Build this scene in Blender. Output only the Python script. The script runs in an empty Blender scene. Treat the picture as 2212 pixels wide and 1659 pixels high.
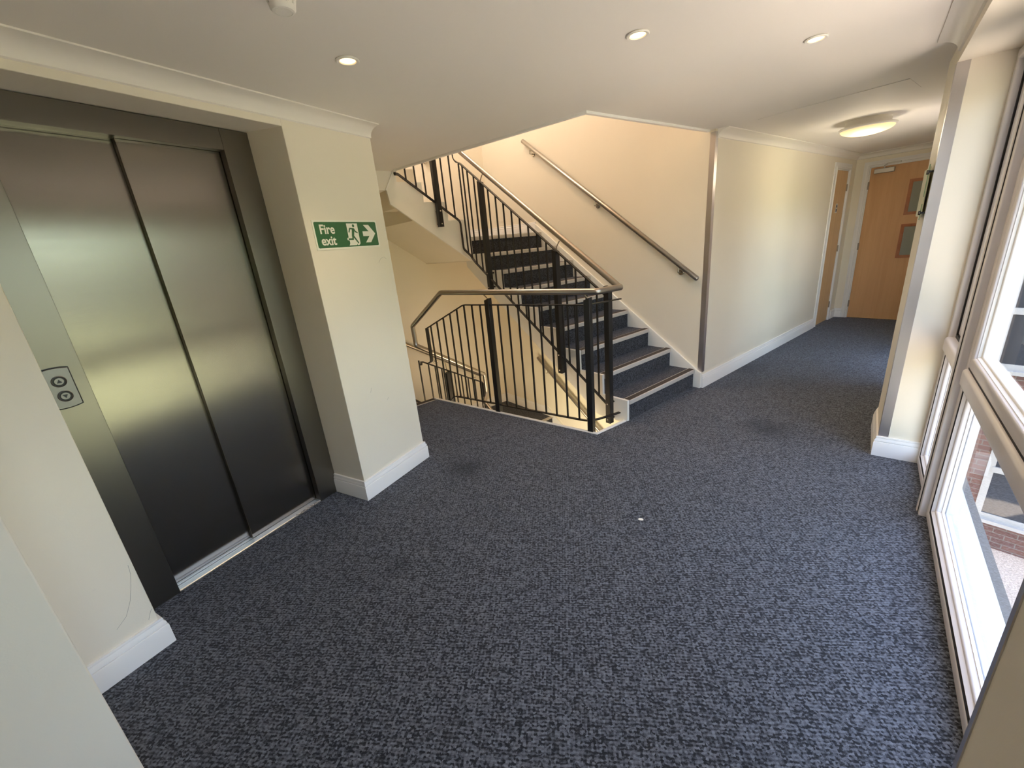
import bpy, bmesh, math, random
from mathutils import Vector, Matrix
random.seed(7)
SC = bpy.context.scene
COL = SC.collection
V = Vector
Z = V((0, 0, 1))

# ------------------------------------------------------------------ frames of reference
S0 = V((-0.329, 4.379, 0))                     # foot of the corner between stair wall and corridor wall
SD = V((-0.9269, 0.3752, 0))                   # along the stair wall, uphill
UD = V((0.3752, 0.9269, 0))                    # along the corridor, away
def P(s, u, z=0.0): return S0 + SD * s + UD * u + Z * z
A10 = math.radians(10.6)
WD = V((math.sin(A10), math.cos(A10), 0))      # along the window wall
OD = V((WD.y, -WD.x, 0))                       # outwards through the window
Q0 = V((1.024, 3.285, 0))
def Wp(t, o, z=0.0): return Q0 + WD * t + OD * o + Z * z
CEIL = 2.33

# ------------------------------------------------------------------ materials
def new_mat(name):
    m = bpy.data.materials.new(name); m.use_nodes = True
    nt = m.node_tree
    return m, nt, nt.nodes['Principled BSDF']
def simple(name, col, rough=0.5, metal=0.0, spec=0.5, bump=0.0, bscale=60, var=0.0, vscale=3.0, coat=0.0):
    m, nt, b = new_mat(name)
    b.inputs['Base Color'].default_value = (*col, 1); b.inputs['Roughness'].default_value = rough
    b.inputs['Metallic'].default_value = metal; b.inputs['Specular IOR Level'].default_value = spec
    if coat: b.inputs['Coat Weight'].default_value = coat
    g = nt.nodes.new('ShaderNodeNewGeometry')
    if bump:
        n = nt.nodes.new('ShaderNodeTexNoise'); n.inputs['Scale'].default_value = bscale; n.inputs['Detail'].default_value = 3
        nt.links.new(g.outputs['Position'], n.inputs['Vector'])
        bp = nt.nodes.new('ShaderNodeBump'); bp.inputs['Strength'].default_value = bump; bp.inputs['Distance'].default_value = 0.004
        nt.links.new(n.outputs['Fac'], bp.inputs['Height']); nt.links.new(bp.outputs['Normal'], b.inputs['Normal'])
    if var:
        n = nt.nodes.new('ShaderNodeTexNoise'); n.inputs['Scale'].default_value = vscale; n.inputs['Detail'].default_value = 4
        nt.links.new(g.outputs['Position'], n.inputs['Vector'])
        r = nt.nodes.new('ShaderNodeValToRGB')
        r.color_ramp.elements[0].position = 0.3; r.color_ramp.elements[1].position = 0.7
        r.color_ramp.elements[0].color = (*[c * (1 - var) for c in col], 1); r.color_ramp.elements[1].color = (*[min(1, c * (1 + var)) for c in col], 1)
        nt.links.new(n.outputs['Fac'], r.inputs['Fac']); nt.links.new(r.outputs['Color'], b.inputs['Base Color'])
    return m

def paint(name, col):
    """wall paint with faint roller texture and a few scuffs"""
    m, nt, b = new_mat(name)
    N, L = nt.nodes, nt.links
    b.inputs['Roughness'].default_value = 0.55; b.inputs['Specular IOR Level'].default_value = 0.35
    g = N.new('ShaderNodeNewGeometry')
    n1 = N.new('ShaderNodeTexNoise'); n1.inputs['Scale'].default_value = 1.3; n1.inputs['Detail'].default_value = 3
    L.new(g.outputs['Position'], n1.inputs['Vector'])
    r = N.new('ShaderNodeValToRGB'); r.color_ramp.elements[0].position = 0.35; r.color_ramp.elements[1].position = 0.65
    r.color_ramp.elements[0].color = (*[c * 0.97 for c in col], 1); r.color_ramp.elements[1].color = (*col, 1)
    L.new(n1.outputs['Fac'], r.inputs['Fac'])
    mp = N.new('ShaderNodeMapping'); mp.inputs['Scale'].default_value = (9, 9, 26)
    L.new(g.outputs['Position'], mp.inputs['Vector'])
    n2 = N.new('ShaderNodeTexNoise'); n2.inputs['Scale'].default_value = 1.0; n2.inputs['Detail'].default_value = 6; n2.inputs['Roughness'].default_value = 0.7
    L.new(mp.outputs['Vector'], n2.inputs['Vector'])
    r2 = N.new('ShaderNodeValToRGB'); r2.color_ramp.elements[0].position = 0.70; r2.color_ramp.elements[1].position = 0.80
    L.new(n2.outputs['Fac'], r2.inputs['Fac'])
    mx = N.new('ShaderNodeMix'); mx.data_type = 'RGBA'
    ml = N.new('ShaderNodeMath'); ml.operation = 'MULTIPLY'; ml.inputs[1].default_value = 0.35
    L.new(r2.outputs['Color'], ml.inputs[0]); L.new(ml.outputs[0], mx.inputs['Factor'])
    L.new(r.outputs['Color'], mx.inputs['A']); mx.inputs['B'].default_value = (*[c * 0.55 for c in col], 1)
    L.new(mx.outputs['Result'], b.inputs['Base Color'])
    n3 = N.new('ShaderNodeTexNoise'); n3.inputs['Scale'].default_value = 160; L.new(g.outputs['Position'], n3.inputs['Vector'])
    bp = N.new('ShaderNodeBump'); bp.inputs['Strength'].default_value = 0.08; bp.inputs['Distance'].default_value = 0.003
    L.new(n3.outputs['Fac'], bp.inputs['Height']); L.new(bp.outputs['Normal'], b.inputs['Normal'])
    return m

def carpet(name, ang, stains=(), lo=(0.012, 0.013, 0.017), hi=(0.17, 0.185, 0.225)):
    """ribbed loop pile: short light dashes in rows over a dark ground"""
    m, nt, b = new_mat(name)
    N, L = nt.nodes, nt.links
    b.inputs['Roughness'].default_value = 0.85; b.inputs['Specular IOR Level'].default_value = 0.25
    b.inputs['Sheen Weight'].default_value = 0.15; b.inputs['Sheen Roughness'].default_value = 0.5
    b.inputs['Sheen Tint'].default_value = (0.75, 0.82, 1.0, 1)
    g = N.new('ShaderNodeNewGeometry')
    # stair faces are vertical too: fold z into the row coordinate
    rot = N.new('ShaderNodeMapping'); rot.inputs['Rotation'].default_value = (0, 0, ang)
    L.new(g.outputs['Position'], rot.inputs['Vector'])
    nw = N.new('ShaderNodeTexNoise'); nw.inputs['Scale'].default_value = 55; nw.inputs['Detail'].default_value = 2
    L.new(rot.outputs['Vector'], nw.inputs['Vector'])
    ad = N.new('ShaderNodeMix'); ad.data_type = 'RGBA'; ad.blend_type = 'LINEAR_LIGHT'; ad.inputs['Factor'].default_value = 0.004
    L.new(rot.outputs['Vector'], ad.inputs['A']); L.new(nw.outputs['Color'], ad.inputs['B'])
    sc = N.new('ShaderNodeMapping'); sc.inputs['Scale'].default_value = (118, 150, 130)
    L.new(ad.outputs['Result'], sc.inputs['Vector'])
    vo = N.new('ShaderNodeTexVoronoi'); vo.inputs['Scale'].default_value = 1.0; vo.inputs['Randomness'].default_value = 0.55
    L.new(sc.outputs['Vector'], vo.inputs['Vector'])
    xyz = N.new('ShaderNodeSeparateXYZ'); L.new(ad.outputs['Result'], xyz.inputs['Vector'])
    def band(src, pitch):
        k = N.new('ShaderNodeMath'); k.operation = 'MULTIPLY'; k.inputs[1].default_value = 2 * math.pi / pitch
        si = N.new('ShaderNodeMath'); si.operation = 'SINE'; L.new(src, k.inputs[0]); L.new(k.outputs[0], si.inputs[0]); return si.outputs[0]
    yz = N.new('ShaderNodeMath'); yz.operation = 'ADD'; L.new(xyz.outputs['Y'], yz.inputs[0]); L.new(xyz.outputs['Z'], yz.inputs[1])
    by, bx = band(yz.outputs[0], 0.0125), band(xyz.outputs['X'], 0.0145)
    bs = N.new('ShaderNodeMath'); bs.operation = 'MULTIPLY_ADD'; bs.inputs[1].default_value = 0.55; L.new(bx, bs.inputs[0]); L.new(by, bs.inputs[2])
    sep = N.new('ShaderNodeSeparateColor'); L.new(vo.outputs['Color'], sep.inputs['Color'])
    a1 = N.new('ShaderNodeMath'); a1.operation = 'MULTIPLY_ADD'; a1.inputs[1].default_value = 0.62; a1.inputs[2].default_value = 0.19
    L.new(sep.outputs['Red'], a1.inputs[0])
    a2 = N.new('ShaderNodeMath'); a2.operation = 'MULTIPLY_ADD'; a2.inputs[1].default_value = 0.11
    L.new(bs.outputs[0], a2.inputs[0]); L.new(a1.outputs[0], a2.inputs[2])
    n2 = N.new('ShaderNodeTexNoise'); n2.inputs['Scale'].default_value = 420; n2.inputs['Detail'].default_value = 1
    L.new(g.outputs['Position'], n2.inputs['Vector'])
    a3 = N.new('ShaderNodeMath'); a3.operation = 'MULTIPLY_ADD'; a3.inputs[1].default_value = 0.5
    sb = N.new('ShaderNodeMath'); sb.operation = 'SUBTRACT'; sb.inputs[1].default_value = 0.5
    L.new(n2.outputs['Fac'], sb.inputs[0]); L.new(sb.outputs[0], a3.inputs[0]); L.new(a2.outputs[0], a3.inputs[2])
    r = N.new('ShaderNodeValToRGB')
    e = r.color_ramp.elements
    e[0].position = 0.30; e[0].color = (*lo, 1); e[1].position = 0.96; e[1].color = (*hi, 1)
    k = e.new(0.55); k.color = (*[l + (h - l) * 0.42 for l, h in zip(lo, hi)], 1)
    L.new(a3.outputs[0], r.inputs['Fac'])
    out = r.outputs['Color']
    for (x, y, rad, dk) in stains:
        d = N.new('ShaderNodeVectorMath'); d.operation = 'DISTANCE'; d.inputs[1].default_value = (x, y, 0)
        nn = N.new('ShaderNodeTexNoise'); nn.inputs['Scale'].default_value = 7
        L.new(g.outputs['Position'], nn.inputs['Vector'])
        m1 = N.new('ShaderNodeMath'); m1.operation = 'MULTIPLY_ADD'; m1.inputs[1].default_value = 0.35 * rad
        L.new(g.outputs['Position'], d.inputs[0]); L.new(nn.outputs['Fac'], m1.inputs[0]); L.new(d.outputs['Value'], m1.inputs[2])
        mr = N.new('ShaderNodeMapRange'); mr.interpolation_type = 'SMOOTHSTEP'
        mr.inputs['From Min'].default_value = 0.25 * rad; mr.inputs['From Max'].default_value = 1.3 * rad
        mr.inputs['To Min'].default_value = dk; mr.inputs['To Max'].default_value = 1
        L.new(m1.outputs[0], mr.inputs['Value'])
        mm = N.new('ShaderNodeMix'); mm.data_type = 'RGBA'; mm.blend_type = 'MULTIPLY'; mm.inputs['Factor'].default_value = 1
        L.new(out, mm.inputs['A']); L.new(mr.outputs['Result'], mm.inputs['B']); out = mm.outputs['Result']
    L.new(out, b.inputs['Base Color'])
    bp = N.new('ShaderNodeBump'); bp.inputs['Strength'].default_value = 0.55; bp.inputs['Distance'].default_value = 0.004
    L.new(a3.outputs[0], bp.inputs['Height']); L.new(bp.outputs['Normal'], b.inputs['Normal'])
    return m

def wood(name, c0, c1, sx=14, sz=0.7):
    m, nt, b = new_mat(name); N, L = nt.nodes, nt.links
    b.inputs['Roughness'].default_value = 0.42
    g = N.new('ShaderNodeNewGeometry'); mp = N.new('ShaderNodeMapping'); mp.inputs['Scale'].default_value = (sx, sx, sz)
    L.new(g.outputs['Position'], mp.inputs['Vector'])
    n = N.new('ShaderNodeTexNoise'); n.inputs['Scale'].default_value = 1.0; n.inputs['Detail'].default_value = 7; n.inputs['Roughness'].default_value = 0.62; n.inputs['Distortion'].default_value = 0.6
    L.new(mp.outputs['Vector'], n.inputs['Vector'])
    r = N.new('ShaderNodeValToRGB'); r.color_ramp.elements[0].position = 0.32; r.color_ramp.elements[1].position = 0.68
    r.color_ramp.elements[0].color = (*c0, 1); r.color_ramp.elements[1].color = (*c1, 1)
    L.new(n.outputs['Fac'], r.inputs['Fac']); L.new(r.outputs['Color'], b.inputs['Base Color'])
    return m

def brushed(name, col, rough, aniso=0.0, arot=0.0, stretch=(3, 3, 300)):
    m, nt, b = new_mat(name); N, L = nt.nodes, nt.links
    b.inputs['Metallic'].default_value = 1; b.inputs['Base Color'].default_value = (*col, 1)
    b.inputs['Anisotropic'].default_value = aniso; b.inputs['Anisotropic Rotation'].default_value = arot
    if aniso:
        t = N.new('ShaderNodeTangent'); t.direction_type = 'RADIAL'; t.axis = 'Z'
        L.new(t.outputs['Tangent'], b.inputs['Tangent'])
    g = N.new('ShaderNodeNewGeometry'); mp = N.new('ShaderNodeMapping'); mp.inputs['Scale'].default_value = stretch
    L.new(g.outputs['Position'], mp.inputs['Vector'])
    n = N.new('ShaderNodeTexNoise'); n.inputs['Scale'].default_value = 1; n.inputs['Detail'].default_value = 4
    L.new(mp.outputs['Vector'], n.inputs['Vector'])
    mr = N.new('ShaderNodeMapRange'); mr.inputs['To Min'].default_value = rough * 0.85; mr.inputs['To Max'].default_value = rough * 1.15
    L.new(n.outputs['Fac'], mr.inputs['Value']); L.new(mr.outputs['Result'], b.inputs['Roughness'])
    return m

def emit(name, col, strength):
    m, nt, b = new_mat(name)
    b.inputs['Base Color'].default_value = (*col, 1)
    b.inputs['Emission Color'].default_value = (*col, 1); b.inputs['Emission Strength'].default_value = strength
    return m

def glass_mat(name, tint=(0.97, 0.985, 0.98), refl=1.0):
    m = bpy.data.materials.new(name); m.use_nodes = True; nt = m.node_tree; N, L = nt.nodes, nt.links
    N.clear(); o = N.new('ShaderNodeOutputMaterial'); mx = N.new('ShaderNodeMixShader')
    t = N.new('ShaderNodeBsdfTransparent'); t.inputs['Color'].default_value = (*tint, 1)
    gl = N.new('ShaderNodeBsdfGlossy'); gl.inputs['Roughness'].default_value = 0.02
    f = N.new('ShaderNodeFresnel'); f.inputs['IOR'].default_value = 1.45
    mu = N.new('ShaderNodeMath'); mu.operation = 'MULTIPLY'; mu.inputs[1].default_value = refl
    gm = N.new('ShaderNodeNewGeometry'); iv = N.new('ShaderNodeMath'); iv.operation = 'SUBTRACT'; iv.inputs[0].default_value = 1
    L.new(gm.outputs['Backfacing'], iv.inputs[1]); m2 = N.new('ShaderNodeMath'); m2.operation = 'MULTIPLY'
    L.new(f.outputs[0], m2.inputs[0]); L.new(iv.outputs[0], m2.inputs[1])
    L.new(m2.outputs[0], mu.inputs[0]); L.new(mu.outputs[0], mx.inputs[0]); L.new(t.outputs[0], mx.inputs[1]); L.new(gl.outputs[0], mx.inputs[2])
    L.new(mx.outputs[0], o.inputs[0])
    return m

def brick(name):
    m, nt, b = new_mat(name); N, L = nt.nodes, nt.links
    b.inputs['Roughness'].default_value = 0.85
    tc = N.new('ShaderNodeTexCoord')
    bt = N.new('ShaderNodeTexBrick'); bt.inputs['Scale'].default_value = 1
    bt.inputs['Brick Width'].default_value = 0.225; bt.inputs['Row Height'].default_value = 0.075; bt.inputs['Mortar Size'].default_value = 0.006
    bt.inputs['Color1'].default_value = (0.15, 0.075, 0.06, 1); bt.inputs['Color2'].default_value = (0.11, 0.055, 0.05, 1); bt.inputs['Mortar'].default_value = (0.17, 0.155, 0.145, 1)
    L.new(tc.outputs['UV'], bt.inputs['Vector']); L.new(bt.outputs['Color'], b.inputs['Base Color'])
    return m

WALL = paint('wall_paint', (0.83, 0.77, 0.65))
CEILM = simple('ceiling_paint', (0.84, 0.80, 0.75), 0.7, spec=0.3, bump=0.05, bscale=120, var=0.015, vscale=0.8)
WHITE = simple('white_gloss_paint', (0.84, 0.83, 0.82), 0.32, bump=0.03, bscale=90)
COVE = simple('cove_paint', (0.84, 0.805, 0.75), 0.5, bump=0.03, bscale=90)
STRING = simple('string_paint', (0.83, 0.82, 0.78), 0.4, bump=0.03, bscale=60, var=0.02)
UPVC = simple('upvc', (0.74, 0.715, 0.74), 0.26, spec=0.5, var=0.02, vscale=6)
UPVCO = simple('upvc_outside', (0.66, 0.68, 0.72), 0.35, var=0.02, vscale=6)
GASKET = simple('gasket', (0.012, 0.010, 0.012), 0.6)
BLACK = simple('black_powder_coat', (0.010, 0.0095, 0.010), 0.38, spec=0.45, bump=0.04, bscale=300)
LIFT = brushed('lift_steel', (0.265, 0.245, 0.215), 0.22, aniso=0.75, arot=0.0, stretch=(2, 2, 260))
LIFTF = brushed('lift_frame_steel', (0.24, 0.222, 0.20), 0.30, aniso=0.5, arot=0.0, stretch=(2, 2, 260))
TUBE = brushed('handrail_steel', (0.42, 0.39, 0.36), 0.30, stretch=(240, 240, 240))
STEEL = brushed('corner_steel', (0.62, 0.585, 0.58), 0.36, stretch=(6, 6, 6))
SATIN = brushed('satin_steel', (0.62, 0.58, 0.52), 0.25, stretch=(200, 200, 200))
ALU = brushed('sill_aluminium', (0.72, 0.70, 0.68), 0.33, stretch=(200, 4, 200))
DARKGAP = simple('dark_gap', (0.01, 0.009, 0.008), 0.8)
CARPET = carpet('carpet', math.radians(-22), stains=((-1.74, 2.17, 0.20, 0.45), (0.24, 3.53, 0.24, 0.45), (-2.18, 1.92, 0.10, 0.6), (0.0, 5.2, 0.35, 0.6), (-2.3, 1.75, 0.12, 0.6), (-1.5, 1.2, 0.10, 0.7)))
STAIRC = carpet('stair_carpet', math.radians(68), lo=(0.010, 0.010, 0.013), hi=(0.10, 0.105, 0.125))
NOSE = simple('nosing_lip', (0.52, 0.485, 0.45), 0.45, var=0.04, vscale=20)
INSERT = simple('nosing_insert', (0.040, 0.032, 0.028), 0.7, bump=0.2, bscale=400)
DOORW = wood('door_veneer', (0.60, 0.335, 0.15), (0.68, 0.40, 0.195))
CUPW = wood('cupboard_veneer', (0.60, 0.38, 0.18), (0.70, 0.47, 0.25), sx=34, sz=0.5)
BEADW = wood('vision_panel_bead', (0.33, 0.105, 0.035), (0.46, 0.18, 0.07), sx=9, sz=6)
BRASS = simple('hinge_metal', (0.36, 0.31, 0.26), 0.35, metal=1.0)
CLOSER = simple('closer_silver', (0.55, 0.53, 0.50), 0.4, metal=0.8)
GREEN = simple('sign_green', (0.028, 0.135, 0.045), 0.4)
LUMI = simple('sign_cream', (0.86, 0.85, 0.75), 0.45)
PLASTIC = simple('white_plastic', (0.80, 0.77, 0.72), 0.4)
PAPER = simple('paper', (0.82, 0.81, 0.76), 0.7)
TAPE = simple('green_tape', (0.10, 0.30, 0.13), 0.5)
ACRYL = simple('frosted_acrylic', (0.62, 0.64, 0.47), 0.35)
BTN = simple('button_black', (0.012, 0.012, 0.012), 0.4)
BTNS = brushed('button_steel', (0.21, 0.20, 0.195), 0.34, stretch=(150, 150, 150))
SIGNB = simple('sign_dark_blue', (0.02, 0.03, 0.09), 0.4)
GLASS = glass_mat('window_glass')
VGLASS = glass_mat('outer_glass', (0.94, 0.96, 0.95))
OBSC = simple('vision_glass', (0.30, 0.31, 0.26), 0.08, spec=0.6)
DKGLASS = simple('dark_window_glass', (0.025, 0.03, 0.04), 0.05, spec=0.8)
LAMPW = emit('downlight_lamp', (1.0, 0.70, 0.34), 1.6)
BULK = emit('bulkhead_diffuser', (0.95, 0.76, 0.40), 0.33)
BRICK = brick('brickwork')
OUTFR = simple('toned_down_window_frame', (0.36, 0.36, 0.37), 0.4, var=0.05, vscale=3)  # white frames darkened in colour to offset overbright daylight on the wing
GRAVEL = simple('gravel', (0.52, 0.43, 0.37), 0.95, bump=1.0, bscale=40, var=0.35, vscale=60)
LAWN = simple('lawn', (0.13, 0.135, 0.065), 0.9, bump=0.6, bscale=60, var=0.25, vscale=9)
LEAF = simple('leaf', (0.085, 0.135, 0.04), 0.6, var=0.3, vscale=2)
BARK = simple('bark', (0.08, 0.055, 0.035), 0.9, bump=0.5, bscale=30)
THREAD = simple('thread', (0.03, 0.03, 0.035), 0.9)

# ------------------------------------------------------------------ mesh helpers
def finish(bm, ang=38):
    bm.normal_update(); bmesh.ops.recalc_face_normals(bm, faces=bm.faces); bm.normal_update()
    lim = math.radians(ang)
    for f in bm.faces: f.smooth = True
    for e in bm.edges:
        e.smooth = not (len(e.link_faces) != 2 or e.calc_face_angle(0) > lim)
def obj(name, bm, mat, parent=None, origin=None, bevel=0.0, fix=True):
    """link bm (world coordinates) as one mesh object"""
    if fix: finish(bm)
    o0 = parent_origin(parent) if parent is not None else (V(origin) if origin is not None else V((0, 0, 0)))
    if o0.length: bmesh.ops.translate(bm, vec=-o0, verts=bm.verts)
    me = bpy.data.meshes.new(name); bm.to_mesh(me); bm.free()
    for mm in (mat if isinstance(mat, (list, tuple)) else [mat]): me.materials.append(mm)
    o = bpy.data.objects.new(name, me); COL.objects.link(o)
    if parent is not None: o.parent = parent
    else: o.location = o0
    if bevel:
        b = o.modifiers.new('edge', 'BEVEL'); b.width = bevel; b.segments = 2; b.limit_method = 'ANGLE'; b.angle_limit = math.radians(40)
        b.harden_normals = False
    return o
def parent_origin(p):
    v = V((0, 0, 0))
    while p is not None: v = v + V(p.location); p = p.parent
    return v
def tag(o, label=None, cat=None, group=None, kind=None):
    if label: o['label'] = label
    if cat: o['category'] = cat
    if group: o['group'] = group
    if kind: o['kind'] = kind
    return o
def thing(name, label, cat, loc, group=None, kind=None):
    o = bpy.data.objects.new(name, None); COL.objects.link(o); o.location = V(loc); o.empty_display_size = 0.1
    return tag(o, label, cat, group, kind)
def struct(name, bm, mat, label=None, bevel=0.0, cat=None):
    o = obj(name, bm, mat, bevel=bevel); o['kind'] = 'structure'
    return tag(o, label, cat)
def BM(): return bmesh.new()
def hexa(bm, pts):
    """8 points: bottom ring then top ring"""
    v = [bm.verts.new(p) for p in pts]
    for f in ((3, 2, 1, 0), (4, 5, 6, 7), (0, 1, 5, 4), (1, 2, 6, 5), (2, 3, 7, 6), (3, 0, 4, 7)): bm.faces.new([v[i] for i in f])
    return bm
def box(bm, x0, x1, y0, y1, z0, z1, f=None):
    f = f or (lambda a, b, c: V((a, b, c)))
    return hexa(bm, [f(x0, y0, z0), f(x1, y0, z0), f(x1, y1, z0), f(x0, y1, z0), f(x0, y0, z1), f(x1, y0, z1), f(x1, y1, z1), f(x0, y1, z1)])
def prism(bm, poly, vec):
    """poly: list of world points (planar), extruded by vec"""
    vec = V(vec); a = [bm.verts.new(p) for p in poly]; b = [bm.verts.new(V(p) + vec) for p in poly]
    n = len(poly)
    bm.faces.new(a[::-1]); bm.faces.new(b)
    for i in range(n): bm.faces.new((a[i], a[(i + 1) % n], b[(i + 1) % n], b[i]))
    return bm
def tri(bm):
    bm.normal_update(); bmesh.ops.triangulate(bm, faces=[f for f in bm.faces if len(f.verts) > 4]); return bm
def sweep(bm, prof, path, up=Z, closed=False, cap=True, basis=None):
    """carry a 2D profile (x = d x up, y = up-ish) along path with mitred corners"""
    path = [V(p) for p in path]; n = len(path)
    seg = [(path[(i + 1) % n] - path[i]).normalized() for i in range(n if closed else n - 1)]
    d = seg[0]
    if basis: r, w = basis
    else:
        r = d.cross(V(up)).normalized(); w = r.cross(d).normalized()
    cur = [path[0] + r * x + w * y for x, y in prof]
    def cut(ring, d, pt, nrm):
        dn = d.dot(nrm); return [p + d * ((pt - p).dot(nrm) / dn) for p in ring]
    if closed: cur = cut(cur, d, path[0], (seg[-1] + seg[0]).normalized())
    rings = [cur]
    for i in range(1, n):
        din = seg[i - 1]; dout = seg[i] if i < len(seg) else din
        cur = cut(cur, din, path[i], (din + dout).normalized()); rings.append(cur)
    vs = [[bm.verts.new(p) for p in rg] for rg in rings]
    m = len(prof); last = n if closed else n - 1
    for i in range(last):
        A, B = vs[i], vs[(i + 1) % n]
        for k in range(m): bm.faces.new((A[k], A[(k + 1) % m], B[(k + 1) % m], B[k]))
    if not closed and cap: bm.faces.new(vs[0][::-1]); bm.faces.new(vs[-1])
    return bm
def circ(r, n=14, ph=0.0): return [(r * math.cos(2 * math.pi * k / n + ph), r * math.sin(2 * math.pi * k / n + ph)) for k in range(n)]
def rect(w, h): return [(-w / 2, -h / 2), (w / 2, -h / 2), (w / 2, h / 2), (-w / 2, h / 2)]
def tube(bm, path, r, n=14, up=Z): 
    d = (V(path[1]) - V(path[0])).normalized()
    if abs(d.dot(V(up))) > 0.99: up = V((1, 0, 0))
    return sweep(bm, circ(r, n), path, up)
def rounded(path, r, k=5):
    """replace sharp joints of a polyline by short arcs"""
    path = [V(p) for p in path]; out = [path[0]]
    for i in range(1, len(path) - 1):
        a, b, c = path[i - 1], path[i], path[i + 1]
        rr = min(r, (b - a).length * 0.45, (c - b).length * 0.45)
        p0 = b + (a - b).normalized() * rr; p1 = b + (c - b).normalized() * rr
        for j in range(k + 1):
            t = j / k; out.append(p0 * (1 - t) ** 2 + b * 2 * t * (1 - t) + p1 * t * t)
    return out + [path[-1]]
def lathe(bm, prof, c, axis=Z, n=28, cap=True):
    """prof: (radius, distance along axis)"""
    axis = V(axis).normalized(); x = axis.orthogonal().normalized(); y = axis.cross(x); c = V(c)
    rings = []
    for r, h in prof:
        if r < 1e-6: rings.append([bm.verts.new(c + axis * h)])
        else: rings.append([bm.verts.new(c + axis * h + x * r * math.cos(2 * math.pi * k / n) + y * r * math.sin(2 * math.pi * k / n)) for k in range(n)])
    for A, B in zip(rings, rings[1:]):
        for k in range(n):
            k2 = (k + 1) % n
            f = [A[k % len(A)], A[k2 % len(A)], B[k2 % len(B)], B[k % len(B)]]
            f = list(dict.fromkeys(f))
            if len(f) >= 3: bm.faces.new(f)
    if cap:
        for R in (rings[0], rings[-1]):
            if len(R) > 2: bm.faces.new(R)
    return bm
def flat(bm, poly, z0, z1):
    prism(bm, [V((p[0], p[1], z0)) for p in poly], (0, 0, z1 - z0)); return tri(bm)
def fsu(s, u, z): return P(s, u, z)
def fw(t, o, z): return Wp(t, o, z)

# ------------------------------------------------------------------ key plan points
GC, GL = (0.101, -1.511), (2.06, -1.967)            # floor edge of the stairwell (s, u)
SCORN = (0.085, -1.141)
XL = -2.15                                          # lift wall face
YN = 2.205                                          # end of the nib beside the lift
UE = 4.23                                           # end wall
PC = V((0.845, 3.30, 0)); PE = V((0.936, 3.79, 0))  # pillar corner, end of the short wall beyond it
NC = V((0.362, 0.704, 0))                           # corner of the near pillar
PRIGHT = 1.394                                      # corridor width
RISE, GO = 0.186, 0.267
SA = 0.075                                          # first riser
WL = 3.33                                           # far stairwell wall
xy = lambda v: (v.x, v.y)

# ------------------------------------------------------------------ SETTING: floor, ceiling
near_l = V((-1.40, 0.116, 0))
bm = BM()
outer = [(-2.455, -2.6), xy(Wp(-6.2, 0.03)), xy(Wp(0.0, 0.03)), xy(PC + OD * 0.3), xy(PE + OD * 0.5), xy(P(-PRIGHT - 0.05, UE)), xy(P(0.02, UE)),
         xy(P(0.02, 0.0)), xy(P(SA, -0.0)), xy(P(SA, -1.141)), xy(P(*GC)), xy(P(*GL)), xy(P(2.06, -3.25)), (-2.455, 2.18)]
flat(bm, outer, -0.20, 0.0)
floor = struct('floor', bm, CARPET, 'dark blue grey ribbed carpet floor of the landing and corridor')
bm = BM()
outer = [(-2.6, -2.6), xy(Wp(-6.2, 0.24)), xy(Wp(0.3, 0.24)), xy(PE + OD * 0.3), xy(P(-PRIGHT - 0.1, 0.3)), xy(P(-PRIGHT - 0.1, UE + 0.1)), xy(P(0.1, UE + 0.1)),
         xy(P(0.058, 0.1)), xy(P(0.058, -0.012)), xy(P(0.104, -1.535)), xy(P(2.078, -1.976)), xy(P(3.226, -1.58)), xy(P(WL + 0.1, -1.55)), xy(P(WL + 0.1, -3.72)), (-2.6, 2.2)]
flat(bm, outer, CEIL, 2.60)
struct('ceiling', bm, CEILM, 'plain off white ceiling over the landing')
# thin bead round the stair opening in the ceiling
bm = BM()
sweep(bm, [(-0.014, -0.016), (0.012, -0.016), (0.012, 0.004), (-0.014, 0.004)],
      [P(0.058, -0.012, CEIL), P(0.104, -1.535, CEIL), P(2.078, -1.976, CEIL), P(3.226, -1.58, CEIL)])
struct('trim_1', bm, WHITE, 'thin cream bead along the ceiling edge over the stairs')
bm = BM()
box(bm, -1.20, -0.30, 0.072, 0.080, CEIL - 0.003, CEIL + 0.01, fsu)
box(bm, -1.20, -0.30, 0.080, 0.44, CEIL - 0.0015, CEIL + 0.01, fsu)
struct('ceiling_patch', bm, CEILM, 'faint plaster patch in the ceiling where the corridor starts')

# ------------------------------------------------------------------ SETTING: walls
# lift wall with its reveal
bm = BM()
box(bm, -4.9, XL, 1.597, YN, -0.3, 2.6)
box(bm, -4.9, XL, -0.3, 0.418, -0.3, 2.6)
hexa(bm, [V(q) for q in ((-4.9, 0.418, 2.50), (XL, 0.418, 2.232), (XL, 1.597, 2.232), (-4.9, 1.597, 2.50), (-4.9, 0.418, 2.6), (XL, 0.418, 2.6), (XL, 1.597, 2.6), (-4.9, 1.597, 2.6))])
wleft = struct('wall_left', bm, WALL, 'cream wall around the lift with a deep plastered reveal', bevel=0.003)
SCUFF = simple('scuff', (0.33, 0.31, 0.27), 0.8)
bm = BM()
for pts in ([(0.404, 0.441), (0.400, 0.40), (0.384, 0.345), (0.365, 0.29), (0.335, 0.235), (0.294, 0.205)], [(0.412, 0.200), (0.402, 0.185), (0.390, 0.160)],
            [(2.085, 1.520), (2.11, 1.545), (2.14, 1.553), (2.16, 1.54)], [(1.93, 0.60), (1.945, 0.615)], [(1.80, 0.70), (1.815, 0.73)]):
    tube(bm, [V((XL, y, z)) for y, z in pts], 0.0006, 6)
sc_ = obj('scuff_mark', bm, SCUFF, wleft)
bm = BM()
box(bm, -3.6, -1.40, -2.7, 0.116, -0.2, 2.6)
struct('wall_near_left', bm, WALL, 'cream wall corner close to the camera at the lower left', bevel=0.004)
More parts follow.
